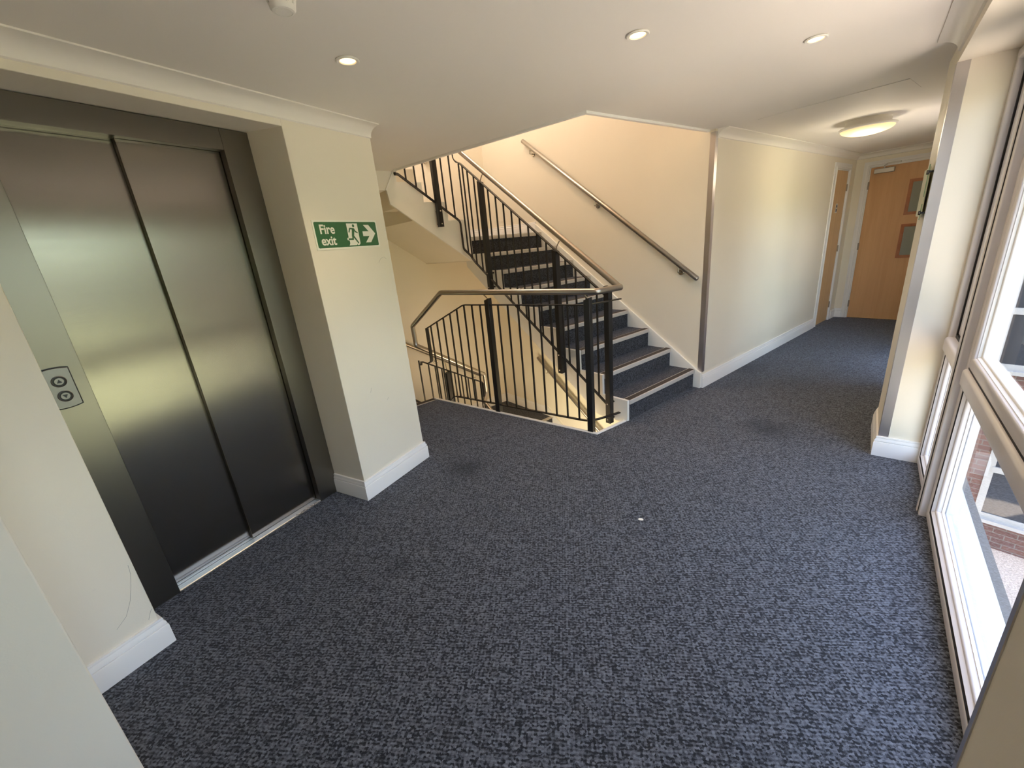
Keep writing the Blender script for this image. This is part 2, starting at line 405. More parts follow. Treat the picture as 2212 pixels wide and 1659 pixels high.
bm = BM()
box(bm, -3.6, 1.0, -2.75, -2.6, -0.2, 2.6)
struct('wall_back', bm, WALL)
# stair wall + corridor wall (one body, mitred at the corner)
bm = BM()
poly = [xy(P(WL + 0.15, 0)), xy(P(0, 0)), xy(P(0, 3.30)), xy(P(0.15, 3.30)), xy(P(0.15, 0.15)), xy(P(WL + 0.15, 0.15))]
flat(bm, poly, -2.75, 5.0)
struct('wall_stair', bm, WALL, 'cream wall rising beside the stairs and along the corridor')
bm = BM()
box(bm, 0, 0.15, 3.30, 3.95, 2.16, 2.6, fsu); box(bm, 0, 0.15, 3.95, UE + 0.12, -0.2, 2.6, fsu)
struct('wall_corridor', bm, WALL)
bm = BM()
box(bm, WL, WL + 0.15, -3.75, 0.15, -2.75, 5.0, fsu)
struct('wall_far', bm, WALL, 'cream end wall of the stairwell')
bm = BM()
box(bm, -PRIGHT - 0.2, -1.085, UE, UE + 0.12, -0.2, 2.6, fsu); box(bm, -0.155, 0.1, UE, UE + 0.12, -0.2, 2.6, fsu); box(bm, -1.085, -0.155, UE, UE + 0.12, 2.16, 2.6, fsu)
struct('wall_end', bm, WALL)
# right side: pillar after the window, then the corridor's right wall
bm = BM()
flat(bm, [xy(PC), xy(PE), xy(P(-PRIGHT, 0.98)), xy(P(-PRIGHT - 0.28, 0.98)), xy(P(-PRIGHT - 0.28, 0.05)), xy(PC + OD * 0.42)], -0.2, 2.6)
struct('wall_right', bm, WALL, 'cream pillar and wall past the tall window')
bm = BM()
box(bm, -PRIGHT - 0.28, -PRIGHT, 2.20, UE + 0.1, -0.2, 2.6, fsu); box(bm, -PRIGHT - 0.28, -PRIGHT, 0.98, 2.20, 2.222, 2.6, fsu)
struct('wall_corridor_right', bm, WALL)
NB = NC - WD * 0.50
bm = BM()
poly = [xy(NB), xy(NC), xy(NC + OD * 0.43), xy(NB + OD * 0.43)]
flat(bm, poly, -0.2, 2.6)
struct('wall_near_right', bm, WALL, 'cream pillar very close on the right', bevel=0.004)
bm = BM()
N2, N3 = NB - WD * 0.62, NC - WD * 3.45
flat(bm, [xy(N3), xy(N2), xy(N2 + OD * 0.43), xy(N3 + OD * 0.43)], -0.2, 2.6)
struct('wall_back_right', bm, WALL)
bm = BM()
b0 = Wp(-6.2, 0); c0 = b0 + OD * ((PC - b0).dot(OD))
poly = [xy(c0), xy(PC), xy(PC + OD * 0.42), xy(c0 + OD * 0.42)]
flat(bm, poly, 2.222, 2.6)
struct('beam_right', bm, WALL, 'plastered beam over the tall windows')
bm = BM()
box(bm, -6.2, 0.5, 0.10, 0.25, -3.3, -0.03, fw); box(bm, -6.3, 0.5, 0.14, 0.28, 2.23, 5.2, fw)
struct('wall_outside', bm, BRICK)
# downstand box under the far flight
bm = BM()
box(bm, 2.217, 2.57, -1.955, -1.70, 2.005, CEIL + 0.03, fsu)
struct('trim_2', bm, WALL, 'small boxed downstand below the ceiling edge')
bm = BM(); tri(prism(bm, [P(2.182, -1.948, CEIL + 0.02), P(2.182, -2.055, 2.160), P(2.182, -2.75, 2.160), P(2.182, -2.75, CEIL + 0.02)], SD * 0.38))
struct('bulkhead', bm, CEILM, 'small grey bulkhead hanging below the ceiling edge at the top of the stairs')
bm = BM(); sweep(bm, rect(0.016, 0.014), [P(2.176, -1.955, CEIL - 0.002), P(2.176, -2.058, 2.158)])
struct('trim_10', bm, WHITE)
# upper storey shell that the stairs run up into
bm = BM()
flat(bm, [(-5.2, 2.2), (-2.6, -2.6), xy(Wp(-6.2, 0.2)), xy(Wp(0.3, 0.2)), xy(P(-PRIGHT, UE)), xy(P(0.1, UE)), xy(P(0.1, 0.1)), xy(P(WL + 0.15, 0.15)), xy(P(WL + 0.15, -3.7))], 4.95, 5.1)
struct('ceiling_upper', bm, CEILM)

def upwall(pts):
    bm = BM()
    sweep(bm, [(-0.06, 0), (0.06, 0), (0.06, 2.34), (-0.06, 2.34)], [V((p[0], p[1], 2.601)) for p in pts]); return bm
struct('wall_upper_left', upwall([xy(P(WL + 0.08, -3.7)), (-5.2, 2.2), (-2.6, -2.6), xy(Wp(-6.2, 0.05))]), WALL)
struct('wall_upper_right', upwall([xy(Wp(0.35, 0.05)), xy(P(-PRIGHT - 0.02, 0.4)), xy(P(-PRIGHT - 0.02, UE)), xy(P(-0.07, UE)), xy(P(0.07, 0.22))]), WALL)
# ------------------------------------------------------------------ SETTING: skirting, cornice, corner guards
SK = [(0, 0), (0.020, 0), (0.020, 0.096), (0.018, 0.100), (0.0135, 0.101), (0.0135, 0.104), (0.017, 0.106), (0.016, 0.116), (0.010, 0.124), (0.010, 0.128), (0.012, 0.130), (0.010, 0.138), (0, 0.139)]
def skirt(path, h=0.0): 
    bm = BM(); sweep(bm, SK, [V(p) + Z * h for p in path]); return bm
struct('baseboard_left', skirt([(XL, -0.2, 0), (XL, 0.418, 0), (XL - 0.295, 0.418, 0)]), WHITE, 'white skirting left of the lift')
struct('baseboard_nib', skirt([(-2.448, 1.597, 0), (XL, 1.597, 0), (XL, YN, 0), (-3.4, YN, 0)]), WHITE, 'white skirting under the fire exit sign')
struct('baseboard_corridor', skirt([P(0, 0.0, 0), P(0, 3.25, 0)]), WHITE, 'white skirting along the corridor wall')
struct('baseboard_end', skirt([P(0, 4.02, 0), P(0, UE, 0), P(-0.10, UE, 0)]), WHITE)
struct('baseboard_right', skirt([P(-PRIGHT, 0.97, 0), PE, PC, PC + OD * 0.215]), WHITE, 'white skirting at the foot of the right pillar')
struct('baseboard_stair', skirt([P(WL, -1.1, 0), P(WL, 0, 0), P(2.31, 0, 0)], 9 * RISE), WHITE, 'white skirting on the half landing')
struct('baseboard_lower', skirt([P(WL, -1.0, 0), P(WL, 0, 0), P(2.31, 0, 0)], -5 * RISE), WHITE)
CV = [(0, 0), (0, -0.066), (0.010, -0.062)] + [(0.010 + 0.074 * (1 - math.cos(math.radians(a))), -0.060 + 0.052 * math.sin(math.radians(a))) for a in range(8, 91, 12)] + [(0.092, -0.006), (0.092, 0)]
def cove(path): 
    bm = BM(); sweep(bm, CV, [V(p) + Z * CEIL for p in path]); return bm
struct('trim_3', cove([(XL, -0.2, 0), (XL, YN + 0.0, 0)]), COVE, 'coved cornice over the lift')
struct('trim_4', cove([P(0, 0.03, 0), P(0, UE, 0), P(-PRIGHT, UE, 0)]), COVE, 'coved cornice along the corridor')
struct('trim_5', cove([PC - WD * 0.02, NC - WD * 3.4]), COVE, 'coved cornice on the beam over the window')
def guard(c, d1, d2, z0, z1, w=0.05, t=0.002):
    bm = BM(); d1 = V(d1).normalized(); d2 = V(d2).normalized(); c = V(c)
    o = (d1 + d2) * -t
    prism(bm, [c + o + Z * z0, c + d1 * w - d2 * t + Z * z0, c + d1 * w + Z * z0, c + Z * z0, c + d2 * w + Z * z0, c + d2 * w - d1 * t + Z * z0], Z * (z1 - z0))
    return tri(bm)
def corner_guard(n, c, d1, d2, z0, z1, w, label):
    struct('trim_%d' % n, guard(c, d1, d2, z0, z1, w), STEEL, label)
corner_guard(6, P(0, 0, 0), SD, UD, 0.165, 2.31, 0.045, 'steel corner strip where the stairs meet the corridor')
corner_guard(7, PC, WD, OD, 0.139, 2.222, 0.048, 'steel corner strip on the pillar past the window')
corner_guard(8, NC, -WD, OD, 0.0, 2.222, 0.012, 'steel corner strip on the near right pillar')

# ------------------------------------------------------------------ WINDOWS
def rframe(bm, t0, t1, z0, z1, prof):
    """closed frame in the window plane; profile x = inwards into the opening, y = towards the room, both from the outer edge at o=0"""
    path = [Wp(t0, 0, z0), Wp(t1, 0, z0), Wp(t1, 0, z1), Wp(t0, 0, z1)]
    if t1 > t0: path = path[::-1]
    # t0 > t1 here: run so that d x up points inwards
    d = (path[1] - path[0]).normalized(); up = -OD
    r = d.cross(up)
    cen = sum(path, V((0, 0, 0))) / 4
    if r.dot(cen - path[0]) < 0: path = path[::-1]
    return sweep(bm, prof, path, up, closed=True)
def rprof(w, o_front, o_back, r=0.012, slope=0.0):
    """rounded bar: width w, room face at o_front, outer face at o_back"""
    y1, y0 = -o_front, -o_back
    pts = [(0, y0), (0, y1 - r)]
    for k in range(1, 5): a = math.radians(180 - 22.5 * k); pts.append((r + r * math.cos(a), y1 - r + r * math.sin(a)))
    for k in range(0, 5): a = math.radians(90 - 22.5 * k); pts.append((w - r + r * math.cos(a), y1 - slope - r + r * math.sin(a)))
    pts.append((w, y0)); return pts
def hbar(bm, t0, t1, z0, z1, of, ob, r=0.012):
    prof = rprof(z1 - z0, of, ob, r)
    return sweep(bm, [(x, y) for x, y in prof], [Wp(t1, 0, z0), Wp(t0, 0, z0)], -OD) if False else sweep(bm, [(-x, y) for x, y in prof], [Wp(t0, 0, z0), Wp(t1, 0, z0)], -OD)
ZT = 2.222
def bar_h(bm, t0, t1, z0, z1, of, ob, r=0.012):
    """horizontal bar between t0 and t1; rounded on the room side"""
    pr_ = rprof(z1 - z0, of, ob, r)
    poly = [Wp(t0, -y, z0 + x) for x, y in pr_]
    return tri(prism(bm, poly, WD * (t1 - t0)))
def bar_v(bm, t0, t1, z0, z1, of, ob, r=0.012):
    pr_ = rprof(t1 - t0, of, ob, r)
    poly = [Wp(t0 + x, -y, z0) for x, y in pr_]
    return tri(prism(bm, poly, Z * (z1 - z0)))
def window(name, label, bays, sash_shift):
    w = thing(name, label, None, Wp(bays[0][0], 0.05, 0), kind='structure')
    for i, (ta, tb) in enumerate(bays):
        bm = BM(); rframe(bm, ta, tb, 0.0, ZT, rprof(0.055, 0.025, 0.105, 0.014)); obj('window_frame', bm, UPVC, w)
        bm = BM(); bar_h(bm, ta - 0.05, tb + 0.05, 0.745, 0.83, 0.012, 0.10, 0.016); obj('transom', bm, UPVC, w)
        # lower light: gasket, bead, glass
        t0, t1, z0, z1 = ta - 0.055, tb + 0.055, 0.055, 0.745
        bm = BM(); rframe(bm, t0, t1, z0, z1, [(-0.002, -0.09), (-0.002, -0.0285), (0.0095, -0.0285), (0.0095, -0.09)]); obj('gasket', bm, GASKET, w)
        bm = BM(); rframe(bm, t0 - 0.008, t1 + 0.008, z0 + 0.008, z1 - 0.008, rprof(0.028, 0.030, 0.075, 0.010, 0.012)); obj('glazing_bead', bm, UPVC, w)
        bm = BM(); rframe(bm, t0 - 0.03, t1 + 0.03, z0 + 0.03, z1 - 0.03, [(0, -0.073), (0, -0.064), (0.010, -0.064), (0.010, -0.073)]); obj('glazing_spacer', bm, WHITE, w)
        bm = BM(); box(bm, t1 + 0.02, t0 - 0.02, 0.066, 0.071, z0 + 0.02, z1 - 0.02, fw); obj('glass', bm, GLASS, w)
        bm = BM(); rframe(bm, t0 - 0.004, t1 + 0.004, z0 + 0.004, z1 - 0.004, rprof(0.03, 0.080, 0.108, 0.004)); obj('outer_bead', bm, UPVCO, w)
        # upper light: opening sash
        z0, z1 = 0.83, ZT - 0.055
        bm = BM(); rframe(bm, t0, t1, z0, z1, [(-0.002, -0.10), (-0.002, -0.0275 - sash_shift[i] * 0.7), (0.0115 + sash_shift[i] * 0.2, -0.0275 - sash_shift[i] * 0.7), (0.0115 + sash_shift[i] * 0.2, -0.10)]); obj('gasket', bm, GASKET, w)
        sh = sash_shift[i]; gp_ = 0.010 + sh * 0.25
        bm = BM(); rframe(bm, t0 - gp_, t1 + gp_, z0 + gp_, z1 - gp_, rprof(0.058, 0.022 + sh, 0.095 + sh, 0.012)); s_ = obj('sash', bm, UPVC, w)
        bm = BM(); rframe(bm, t0 - 0.063, t1 + 0.063, z0 + 0.063, z1 - 0.063, rprof(0.020, 0.034 + sh, 0.072 + sh, 0.008, 0.010)); obj('sash_bead', bm, WHITE, s_)
        bm = BM(); box(bm, t1 + 0.07, t0 - 0.07, 0.064 + sh, 0.070 + sh, z0 + 0.07, z1 - 0.07, fw); obj('sash_glass', bm, GLASS, s_)
    for (ta, tb), (tc, td) in zip(bays, bays[1:]):
        bm = BM(); bar_v(bm, tc - 0.012, (tb + tc) / 2, 0.0, ZT, -0.002, 0.11, 0.006); bar_v(bm, (tb + tc) / 2 + 0.004, tb + 0.012, 0.0, ZT, -0.008, 0.11, 0.008)
        obj('coupling_mullion', bm, UPVC, w)
        bm = BM(); box(bm, (tb + tc) / 2 - 0.002, (tb + tc) / 2 + 0.005, -0.004, 0.10, 0.0, ZT, fw); box(bm, tb + 0.010, tb + 0.015, 0.004, 0.09, 0.0, ZT, fw); obj('gasket', bm, GASKET, w)
    ta, tb = bays[0][0], bays[-1][1]
    bm = BM(); box(bm, tb, ta, 0.105, 0.205, -0.03, 0.004, fw); obj('sill', bm, UPVCO, w, bevel=0.006)
    return w
TE = (NC - Q0).dot(WD)
window('window_1', 'tall white window with opening sashes beside the carpet, on the right', [(-0.005, -0.625), (-0.675, TE)], (0.035, 0.0))

TB2 = (NB - Q0).dot(WD)
window('window_3', None, [(TB2, TB2 - 0.62)], (0.0,))
_keep = (Q0, WD, OD)
Q0, WD, OD = P(-PRIGHT - 0.06, 2.20), UD.copy(), V((UD.y, -UD.x, 0))
window('window_2', None, [(0.0, -1.22)], (0.0,))
Q0, WD, OD = _keep
# ------------------------------------------------------------------ LIFT
lift = thing('elevator_entrance', 'brushed stainless steel lift doors with frame set in the deep wall reveal', 'elevator door', (-2.5, 1.02, 0))
bm = BM(); box(bm, -2.56, -2.53, 0.420, 1.04, 0.012, 2.24); obj('door_panel', bm, LIFT, lift, bevel=0.002)
bm = BM(); box(bm, -2.527, -2.50, 1.007, 1.595, 0.012, 2.24); obj('door_panel', bm, LIFT, lift, bevel=0.0015)
bm = BM(); box(bm, -2.53, -2.45, 0.419, 0.594, 0.0, 2.257); obj('jamb', bm, LIFTF, lift, bevel=0.0015)
bm = BM(); box(bm, -2.495, -2.45, 1.448, 1.596, 0.0, 2.257); obj('jamb', bm, LIFTF, lift, bevel=0.0015)
bm = BM(); box(bm, -2.495, -2.45, 0.594, 1.447, 2.155, 2.257)
h = obj('header', bm, LIFTF, lift, bevel=0.0015)
bm = BM(); box(bm, -2.60, -2.496, 0.420, 1.595, 2.157, 2.262); obj('header_track', bm, LIFTF, lift)
bm = BM()
y0, y1 = 0.594, 1.462
xs = [-2.455, -2.470, -2.472, -2.480, -2.482, -2.490, -2.494, -2.500]
sp = [(-2.452, -0.01), (-2.452, 0.006), (-2.456, 0.010)]
x = -2.458
while x > -2.496: sp += [(x, 0.010), (x - 0.001, 0.007), (x - 0.002, 0.007), (x - 0.003, 0.010)]; x -= 0.009
sp += [(-2.4985, 0.010), (-2.4985, -0.004), (-2.503, -0.004), (-2.503, 0.010)]
x = -2.507
while x > -2.60: sp += [(x, 0.010), (x - 0.001, 0.007), (x - 0.002, 0.007), (x - 0.003, 0.010)]; x -= 0.009
sp += [(-2.61, 0.010), (-2.61, -0.01)]
tri(prism(bm, [V((a, y0, b)) for a, b in sp], (0, y1 - y0, 0))); obj('door_sill', bm, ALU, lift)
bm = BM(); box(bm, -2.7, -2.62, 0.420, 1.595, 0.0, 2.27); obj('shaft_lining', bm, DARKGAP, lift)
# call panel on the left jamb
cp = thing('elevator_call_panel', 'small steel lift call panel with up and down buttons on the left door jamb', 'call button panel', (-2.45, 0.503, 1.158))
def cpoly(gr, x):
    pts = []; hy, hz, sag = 0.047 + gr, 0.079 + gr, 0.007
    for k in range(9): a = -1 + k / 4; pts.append(V((x, 0.503 + hy * a, 1.158 + hz + sag * (1 - a * a))))
    for k in range(9): a = 1 - k / 4; pts.append(V((x, 0.503 + hy * a, 1.158 - hz - sag * (1 - a * a))))
    return pts
bm = BM(); prism(bm, cpoly(0.0025, -2.4498), (0.003, 0, 0)); obj('backplate', tri(bm), BTN, cp)
bm = BM(); prism(bm, cpoly(0, -2.4468), (0.007, 0, 0)); obj('faceplate', tri(bm), BTNS, cp, bevel=0.003)
for zc, up in ((1.187, 1), (1.124, -1)):
    bm = BM(); lathe(bm, [(0.0235, -0.002), (0.0235, 0.003), (0.021, 0.0042), (0.0195, 0.003), (0.0195, -0.002)], (-2.4400, 0.507, zc), (1, 0, 0), 32); bz = obj('button_ring', bm, BTNS, cp)
    bm = BM(); lathe(bm, [(0.0195, -0.001), (0.0195, 0.0008)], (-2.4400, 0.507, zc), (1, 0, 0), 32); obj('button_gap', bm, BTN, cp)
    bm = BM(); lathe(bm, [(0.0150, -0.001), (0.0150, 0.0022), (0.0140, 0.0030)], (-2.4400, 0.507, zc), (1, 0, 0), 32); bt = obj('button', bm, BTNS, cp)
    q = 0.0085
    bm = BM(); prism(bm, [V((-2.4371, 0.507 - q, zc - up * q * 0.72)), V((-2.4371, 0.507 + q, zc - up * q * 0.72)), V((-2.4371, 0.507, zc + up * q * 1.0))], (0.0006, 0, 0)); obj('arrow', bm, BTN, bt)

# ------------------------------------------------------------------ FIRE EXIT SIGN
sg = thing('fire_exit_sign', 'green and cream fire exit sign with running figure and arrow beside the lift', 'sign', (XL, 1.881, 1.70))
SY0, SY1, SZ0, SZ1 = 1.640, 2.122, 1.620, 1.782
def rr(y0, y1, z0, z1, r, x):
    pts = []
    for cy, cz, a0 in ((y1 - r, z1 - r, 0), (y0 + r, z1 - r, 90), (y0 + r, z0 + r, 180), (y1 - r, z0 + r, 270)):
        for k in range(6): a = math.radians(a0 + 18 * k); pts.append(V((x, cy + r * math.cos(a), cz + r * math.sin(a))))
    return pts
def slab(name, polys, x, t, mat, parent):
    bm = BM()
    for pl in polys: prism(bm, [V((x, q[0], q[1])) if len(q) == 2 else V(q) for q in pl], (t, 0, 0))
    return obj(name, tri(bm), mat, parent)
slab('backing_board', [rr(SY0, SY1, SZ0, SZ1, 0.003, XL)], XL, 0.004, LUMI, sg)
gp = slab('green_panel', [rr(SY0 + 0.010, SY1 - 0.010, SZ0 + 0.010, SZ1 - 0.010, 0.008, XL + 0.004)], XL, 0.0006, GREEN, sg)
X1 = XL + 0.0046
def sgp(fx, fz): return (SY0 + 0.010 + fx * (SY1 - SY0 - 0.020), SZ0 + 0.010 + fz * (SZ1 - SZ0 - 0.020))
SGM = lambda pts: [sgp(*p) for p in pts]
slab('arrow', [SGM([(0.742, 0.41), (0.742, 0.61), (0.852, 0.61), (0.770, 0.88), (0.862, 0.88), (0.965, 0.51), (0.862, 0.14), (0.770, 0.14), (0.852, 0.41)])], X1, 0.0005, LUMI, sg)
slab('doorway', [SGM([(0.488, 0.94), (0.668, 0.94), (0.668, 0.12), (0.645, 0.05), (0.615, 0.05), (0.625, 0.12), (0.600, 0.05), (0.478, 0.05), (0.495, 0.13), (0.495, 0.25), (0.465, 0.27), (0.460, 0.33), (0.475, 0.37), (0.488, 0.37)])], X1, 0.0005, LUMI, sg)
X2 = X1 + 0.0005
hd = sgp(0.597, 0.845)
fig = [[(hd[0] + 0.0085 * math.cos(k * math.pi / 8), hd[1] + 0.0092 * math.sin(k * math.pi / 8)) for k in range(16)]]
def limb(a, b, w0, w1):
    a, b = V((*sgp(*a), 0)), V((*sgp(*b), 0)); d = (b - a).normalized(); n = V((-d.y, d.x, 0))
    return [(q.x, q.y) for q in (a + n * w0, a - n * w0, b - n * w1, b + n * w1)]
fig += [limb((0.590, 0.745), (0.562, 0.42), 0.0098, 0.0085), limb((0.592, 0.725), (0.530, 0.735), 0.0045, 0.0045), limb((0.533, 0.75), (0.508, 0.58), 0.0042, 0.0036),
        limb((0.590, 0.74), (0.618, 0.60), 0.0045, 0.004), limb((0.614, 0.61), (0.652, 0.56), 0.004, 0.0034),
        limb((0.560, 0.45), (0.556, 0.28), 0.0062, 0.005), limb((0.560, 0.30), (0.482, 0.305), 0.0048, 0.0045),
        limb((0.566, 0.45), (0.640, 0.13), 0.0058, 0.0042)]
bm = BM()
for i_, pl in enumerate(fig): prism(bm, [V((X2, q[0], q[1])) for q in pl], (0.0004 + 0.00006 * i_, 0, 0))
obj('running_figure', tri(bm), GREEN, sg)
def text(name, body, size, origin, xdir, ydir, mat, parent, bold=0.0, depth=0.0004, sx=1.0, align='LEFT'):
    cu = bpy.data.curves.new(name, 'FONT'); cu.body = body; cu.size = size; cu.extrude = depth; cu.offset = bold; cu.align_x = align; cu.space_character = 1.0
    to = bpy.data.objects.new(name + '_src', cu); COL.objects.link(to)
    bpy.context.view_layer.update()
    me = bpy.data.meshes.new_from_object(to.evaluated_get(bpy.context.evaluated_depsgraph_get()))
    bpy.data.objects.remove(to); bpy.data.curves.remove(cu)
    xd, yd = V(xdir).normalized(), V(ydir).normalized(); zd = xd.cross(yd)
    po = parent_origin(parent)
    for v in me.vertices: c = v.co.copy(); v.co = V(origin) + xd * c.x * sx + yd * c.y + zd * c.z - po
    me.materials.clear(); me.materials.append(mat)
    o = bpy.data.objects.new(name, me); COL.objects.link(o); o.parent = parent
    return o
q = sgp(0.062, 0.555); text('lettering', 'Fire', 0.070, (X1 + 0.0002, q[0], q[1]), (0, 1, 0), Z, LUMI, sg, bold=0.0016, sx=0.96)
q = sgp(0.058, 0.115); text('lettering', 'exit', 0.070, (X1 + 0.0002, q[0], q[1]), (0, 1, 0), Z, LUMI, sg, bold=0.0016, sx=0.96)

# ------------------------------------------------------------------ STAIRS
def nosing_profile(k): pass
def step_along(parent, s0, s1, u0, u1, z, first_drop, axis, label=None):
    """one carpeted step; axis 's+' climbs along +s, 'u-' climbs along -u"""
    if axis == 's+':
        f = fsu; a0, a1, b0, b1 = s0, s1, u0, u1
    else:
        f = lambda a, b, c: P(b, -a, c); a0, a1, b0, b1 = s0, s1, u0, u1
    bm = BM(); box(bm, a0, a1 + 0.01, b0, b1, z - first_drop, z, f); st = obj('step', bm, STAIRC, parent)
    bm = BM()
    prof = [(a0 - 0.014, z - 0.034), (a0 - 0.001, z - 0.036), (a0 - 0.001, z - 0.001), (a0 + 0.058, z - 0.001), (a0 + 0.058, z + 0.003), (a0 + 0.050, z + 0.005), (a0 - 0.010, z + 0.005), (a0 - 0.014, z + 0.001)]
    poly = [f(a, b0 + 0.002, c) for a, c in prof]; vec = f(a0, b1 - 0.002, z) - f(a0, b0 + 0.002, z)
    tri(prism(bm, poly, vec)); ns = obj('nosing', bm, NOSE, st)
    bm = BM(); box(bm, a0 - 0.006, a0 + 0.046, b0 + 0.003, b1 - 0.003, z + 0.0045, z + 0.0065, f); obj('tread_insert', bm, INSERT, ns)
    return st
# climbing flight: 9 risers along the stair wall
st1 = thing('staircase', 'carpeted flight with pale nosings climbing beside the cream stair wall', 'stairs', P(SA, -0.57, 0))
for k in range(1, 10):
    s0 = SA + GO * (k - 1); s1 = s0 + GO if k < 9 else WL - 0.02
    step_along(st1, s0, s1, -1.115, -0.022, RISE * k, RISE, 's+')
def step_line(n, s_start, z0, rise, go):
    pts = []
    for k in range(n):
        pts += [(s_start + go * k, z0 + rise * k), (s_start + go * k, z0 + rise * (k + 1))]
    return pts
top = step_line(9, SA, 0.0, RISE, GO)
low = lambda s: -0.30 + 0.715 * s
prof = [(SA - 0.004, -0.02)] + [(a - 0.004, b + 0.006) for a, b in top] + [(2.32, 9 * RISE + 0.006), (2.32, low(2.32)), (0.392, -0.02)]
bm = BM(); tri(prism(bm, [P(a, -1.141, b) for a, b in prof], UD * 0.027)); obj('outer_string', bm, STRING, st1)
prof = [(0.0, 0.0), (0.0, 0.165), (0.02, 0.172), (2.313, 1.789), (2.313, 1.40), (0.30, 0.0)]
bm = BM(); tri(prism(bm, [P(a, -0.022, b) for a, b in prof], UD * 0.021)); obj('wall_string', bm, STRING, st1, bevel=0.004)
bm = BM(); prof = [(0.40, 0.0), (2.33, low(2.33) + 0.01), (2.33, 1.50), (2.1, 1.29), (0.55, 0.12)]
tri(prism(bm, [P(a, -1.11, b - 0.003) for a, b in prof], UD * 1.09)); obj('soffit', bm, WALL, st1)
bm = BM(); box(bm, 2.29, WL, -1.14, -0.001, 1.415, 9 * RISE - 0.19 + 0.186 - 0.01, fsu); obj('landing_slab', bm, WALL, st1)
# second flight, turning back towards the hall
st2 = thing('staircase', 'upper flight with white stepped string turning back over the well', 'stairs', P(2.75, -1.5, 9 * RISE))
for k in range(1, 4):
    a0 = 1.13 + GO * (k - 1); a1 = a0 + GO if k < 3 else 1.775
    step_along(st2, a0, a1, 2.215, WL - 0.02, RISE * (9 + k), RISE, 'u-')
prof = [(1.126, 9 * RISE - 0.02)] + [(a - 0.004, b + 0.006) for a, b in step_line(4, 1.13, 9 * RISE, RISE, GO)]
prof = prof[:-1] + [(1.13 + 3 * GO - 0.004, 2.325), (1.943, 2.325), (2.045, 2.165), (2.03, 2.037), (1.150, 1.425), (1.126, 1.425)]
bm = BM(); tri(prism(bm, [P(2.19, -a, b) for a, b in prof], SD * 0.025)); obj('outer_string', bm, STRING, st2)
prof = [(1.12, 1.41), (1.80, 1.88), (1.80, 2.325), (1.74, 2.325), (1.72, 2.00), (1.13, 1.60)]
bm = BM(); tri(prism(bm, [P(2.215, -a, b) for a, b in prof], SD * (WL - 2.216))); obj('soffit', bm, WALL, st2)
# descending flight: one step down to a quarter landing, then four more to the lower half landing
st3 = thing('staircase', 'carpeted flight going down behind the guard rail beside the nib wall', 'stairs', P(2.7, -2.4, -RISE))
bm = BM(); box(bm, 2.06, WL - 0.001, -3.16, -1.95, -RISE - 0.2, -RISE, fsu); obj('quarter_landing', bm, STAIRC, st3)
bm = BM()
prof = [(2.06 + 0.016, -0.034), (2.061, -0.036), (2.061, 0.0005), (2.002, 0.0005), (2.002, 0.003), (2.010, 0.005), (2.070, 0.005), (2.076, 0.001)]
tri(prism(bm, [P(a, -3.13, b) for a, b in prof], UD * 1.175)); n_ = obj('nosing', bm, NOSE, st3)
bm = BM(); box(bm, 2.013, 2.068, -3.128, -1.957, 0.0045, 0.0065, fsu); obj('tread_insert', bm, INSERT, n_)
bm = BM(); box(bm, 2.055, 2.0605, -3.16, -1.967, -RISE, -0.002, fsu); obj('riser', bm, STAIRC, st3)
for k in range(1, 5):
    z = -RISE * (1 + k); ua = -1.95 + GO * (k - 1); ub = ua + GO if k < 4 else -0.001
    bm = BM(); box(bm, 2.215, WL - 0.001, ua, ub, z - 0.2, z, fsu); s_ = obj('step', bm, STAIRC, st3)
    zz = z + RISE
    bm = BM(); box(bm, 2.215, WL - 0.02, ua - 0.05, ua + 0.014, zz + 0.0003, zz + 0.005, fsu); n_ = obj('nosing', bm, NOSE, s_)
    bm = BM(); box(bm, 2.22, WL - 0.022, ua - 0.042, ua + 0.006, zz + 0.0045, zz + 0.0065, fsu); obj('tread_insert', bm, INSERT, n_)
# flight below, running down under the climbing one
st4 = thing('staircase', 'lower flight seen through the bars running down under the main stairs', 'stairs', P(1.0, -0.57, -1.9))
for k in range(1, 9):
    z = -RISE * (5 + k); sb = 2.20 - GO * (k - 1)
    bm = BM(); box(bm, sb - GO, sb, -1.115, -0.022, z - 0.2, z, fsu); s_ = obj('step', bm, STAIRC, st4)
    zz = z + RISE
    bm = BM(); box(bm, sb - 0.014, sb + 0.05, -1.11, -0.024, zz + 0.0003, zz + 0.005, fsu); n_ = obj('nosing', bm, NOSE, s_)
prof = [(2.313, -0.93 + 0.139), (0.2, -0.93 + 0.139 - 0.715 * 2.113), (0.2, -2.75), (2.313, -1.2)]
bm = BM(); tri(prism(bm, [P(a, -0.022, b) for a, b in prof], UD * 0.021)); obj('wall_string', bm, STRING, st4)
prof = [(2.215, -0.92), (0.2, -0.92 - 0.70 * 2.015), (0.2, -2.75), (2.215, -1.2)]
bm = BM(); tri(prism(bm, [P(a, -1.141, b) for a, b in prof], UD * 0.025)); obj('outer_string', bm, STRING, st4)
bm = BM(); box(bm, -0.6, WL, -3.6, 0.0, -2.76, -2.70, fsu)
struct('floor_lower', bm, CARPET)
bm = BM(); flat(bm, [xy(P(-0.02, 0)), xy(P(-0.02, -1.2)), xy(P(-0.02, -3.7)), xy(P(-0.12, -3.7)), xy(P(-0.12, 0))], -2.75, -0.201)
struct('wall_lower', bm, WALL)
# white edge board round the well
bm = BM()
sweep(bm, [(-0.028, -0.30), (0.0, -0.30), (0.0, 0.008), (-0.028, 0.008)], [P(SA + 0.006, -1.139, 0), P(SA + 0.006, -1.16, 0), P(*GC, 0), P(*GL, 0)][::-1])
struct('trim_9', bm, WHITE, 'white edge board round the stairwell at floor level', bevel=0.003)

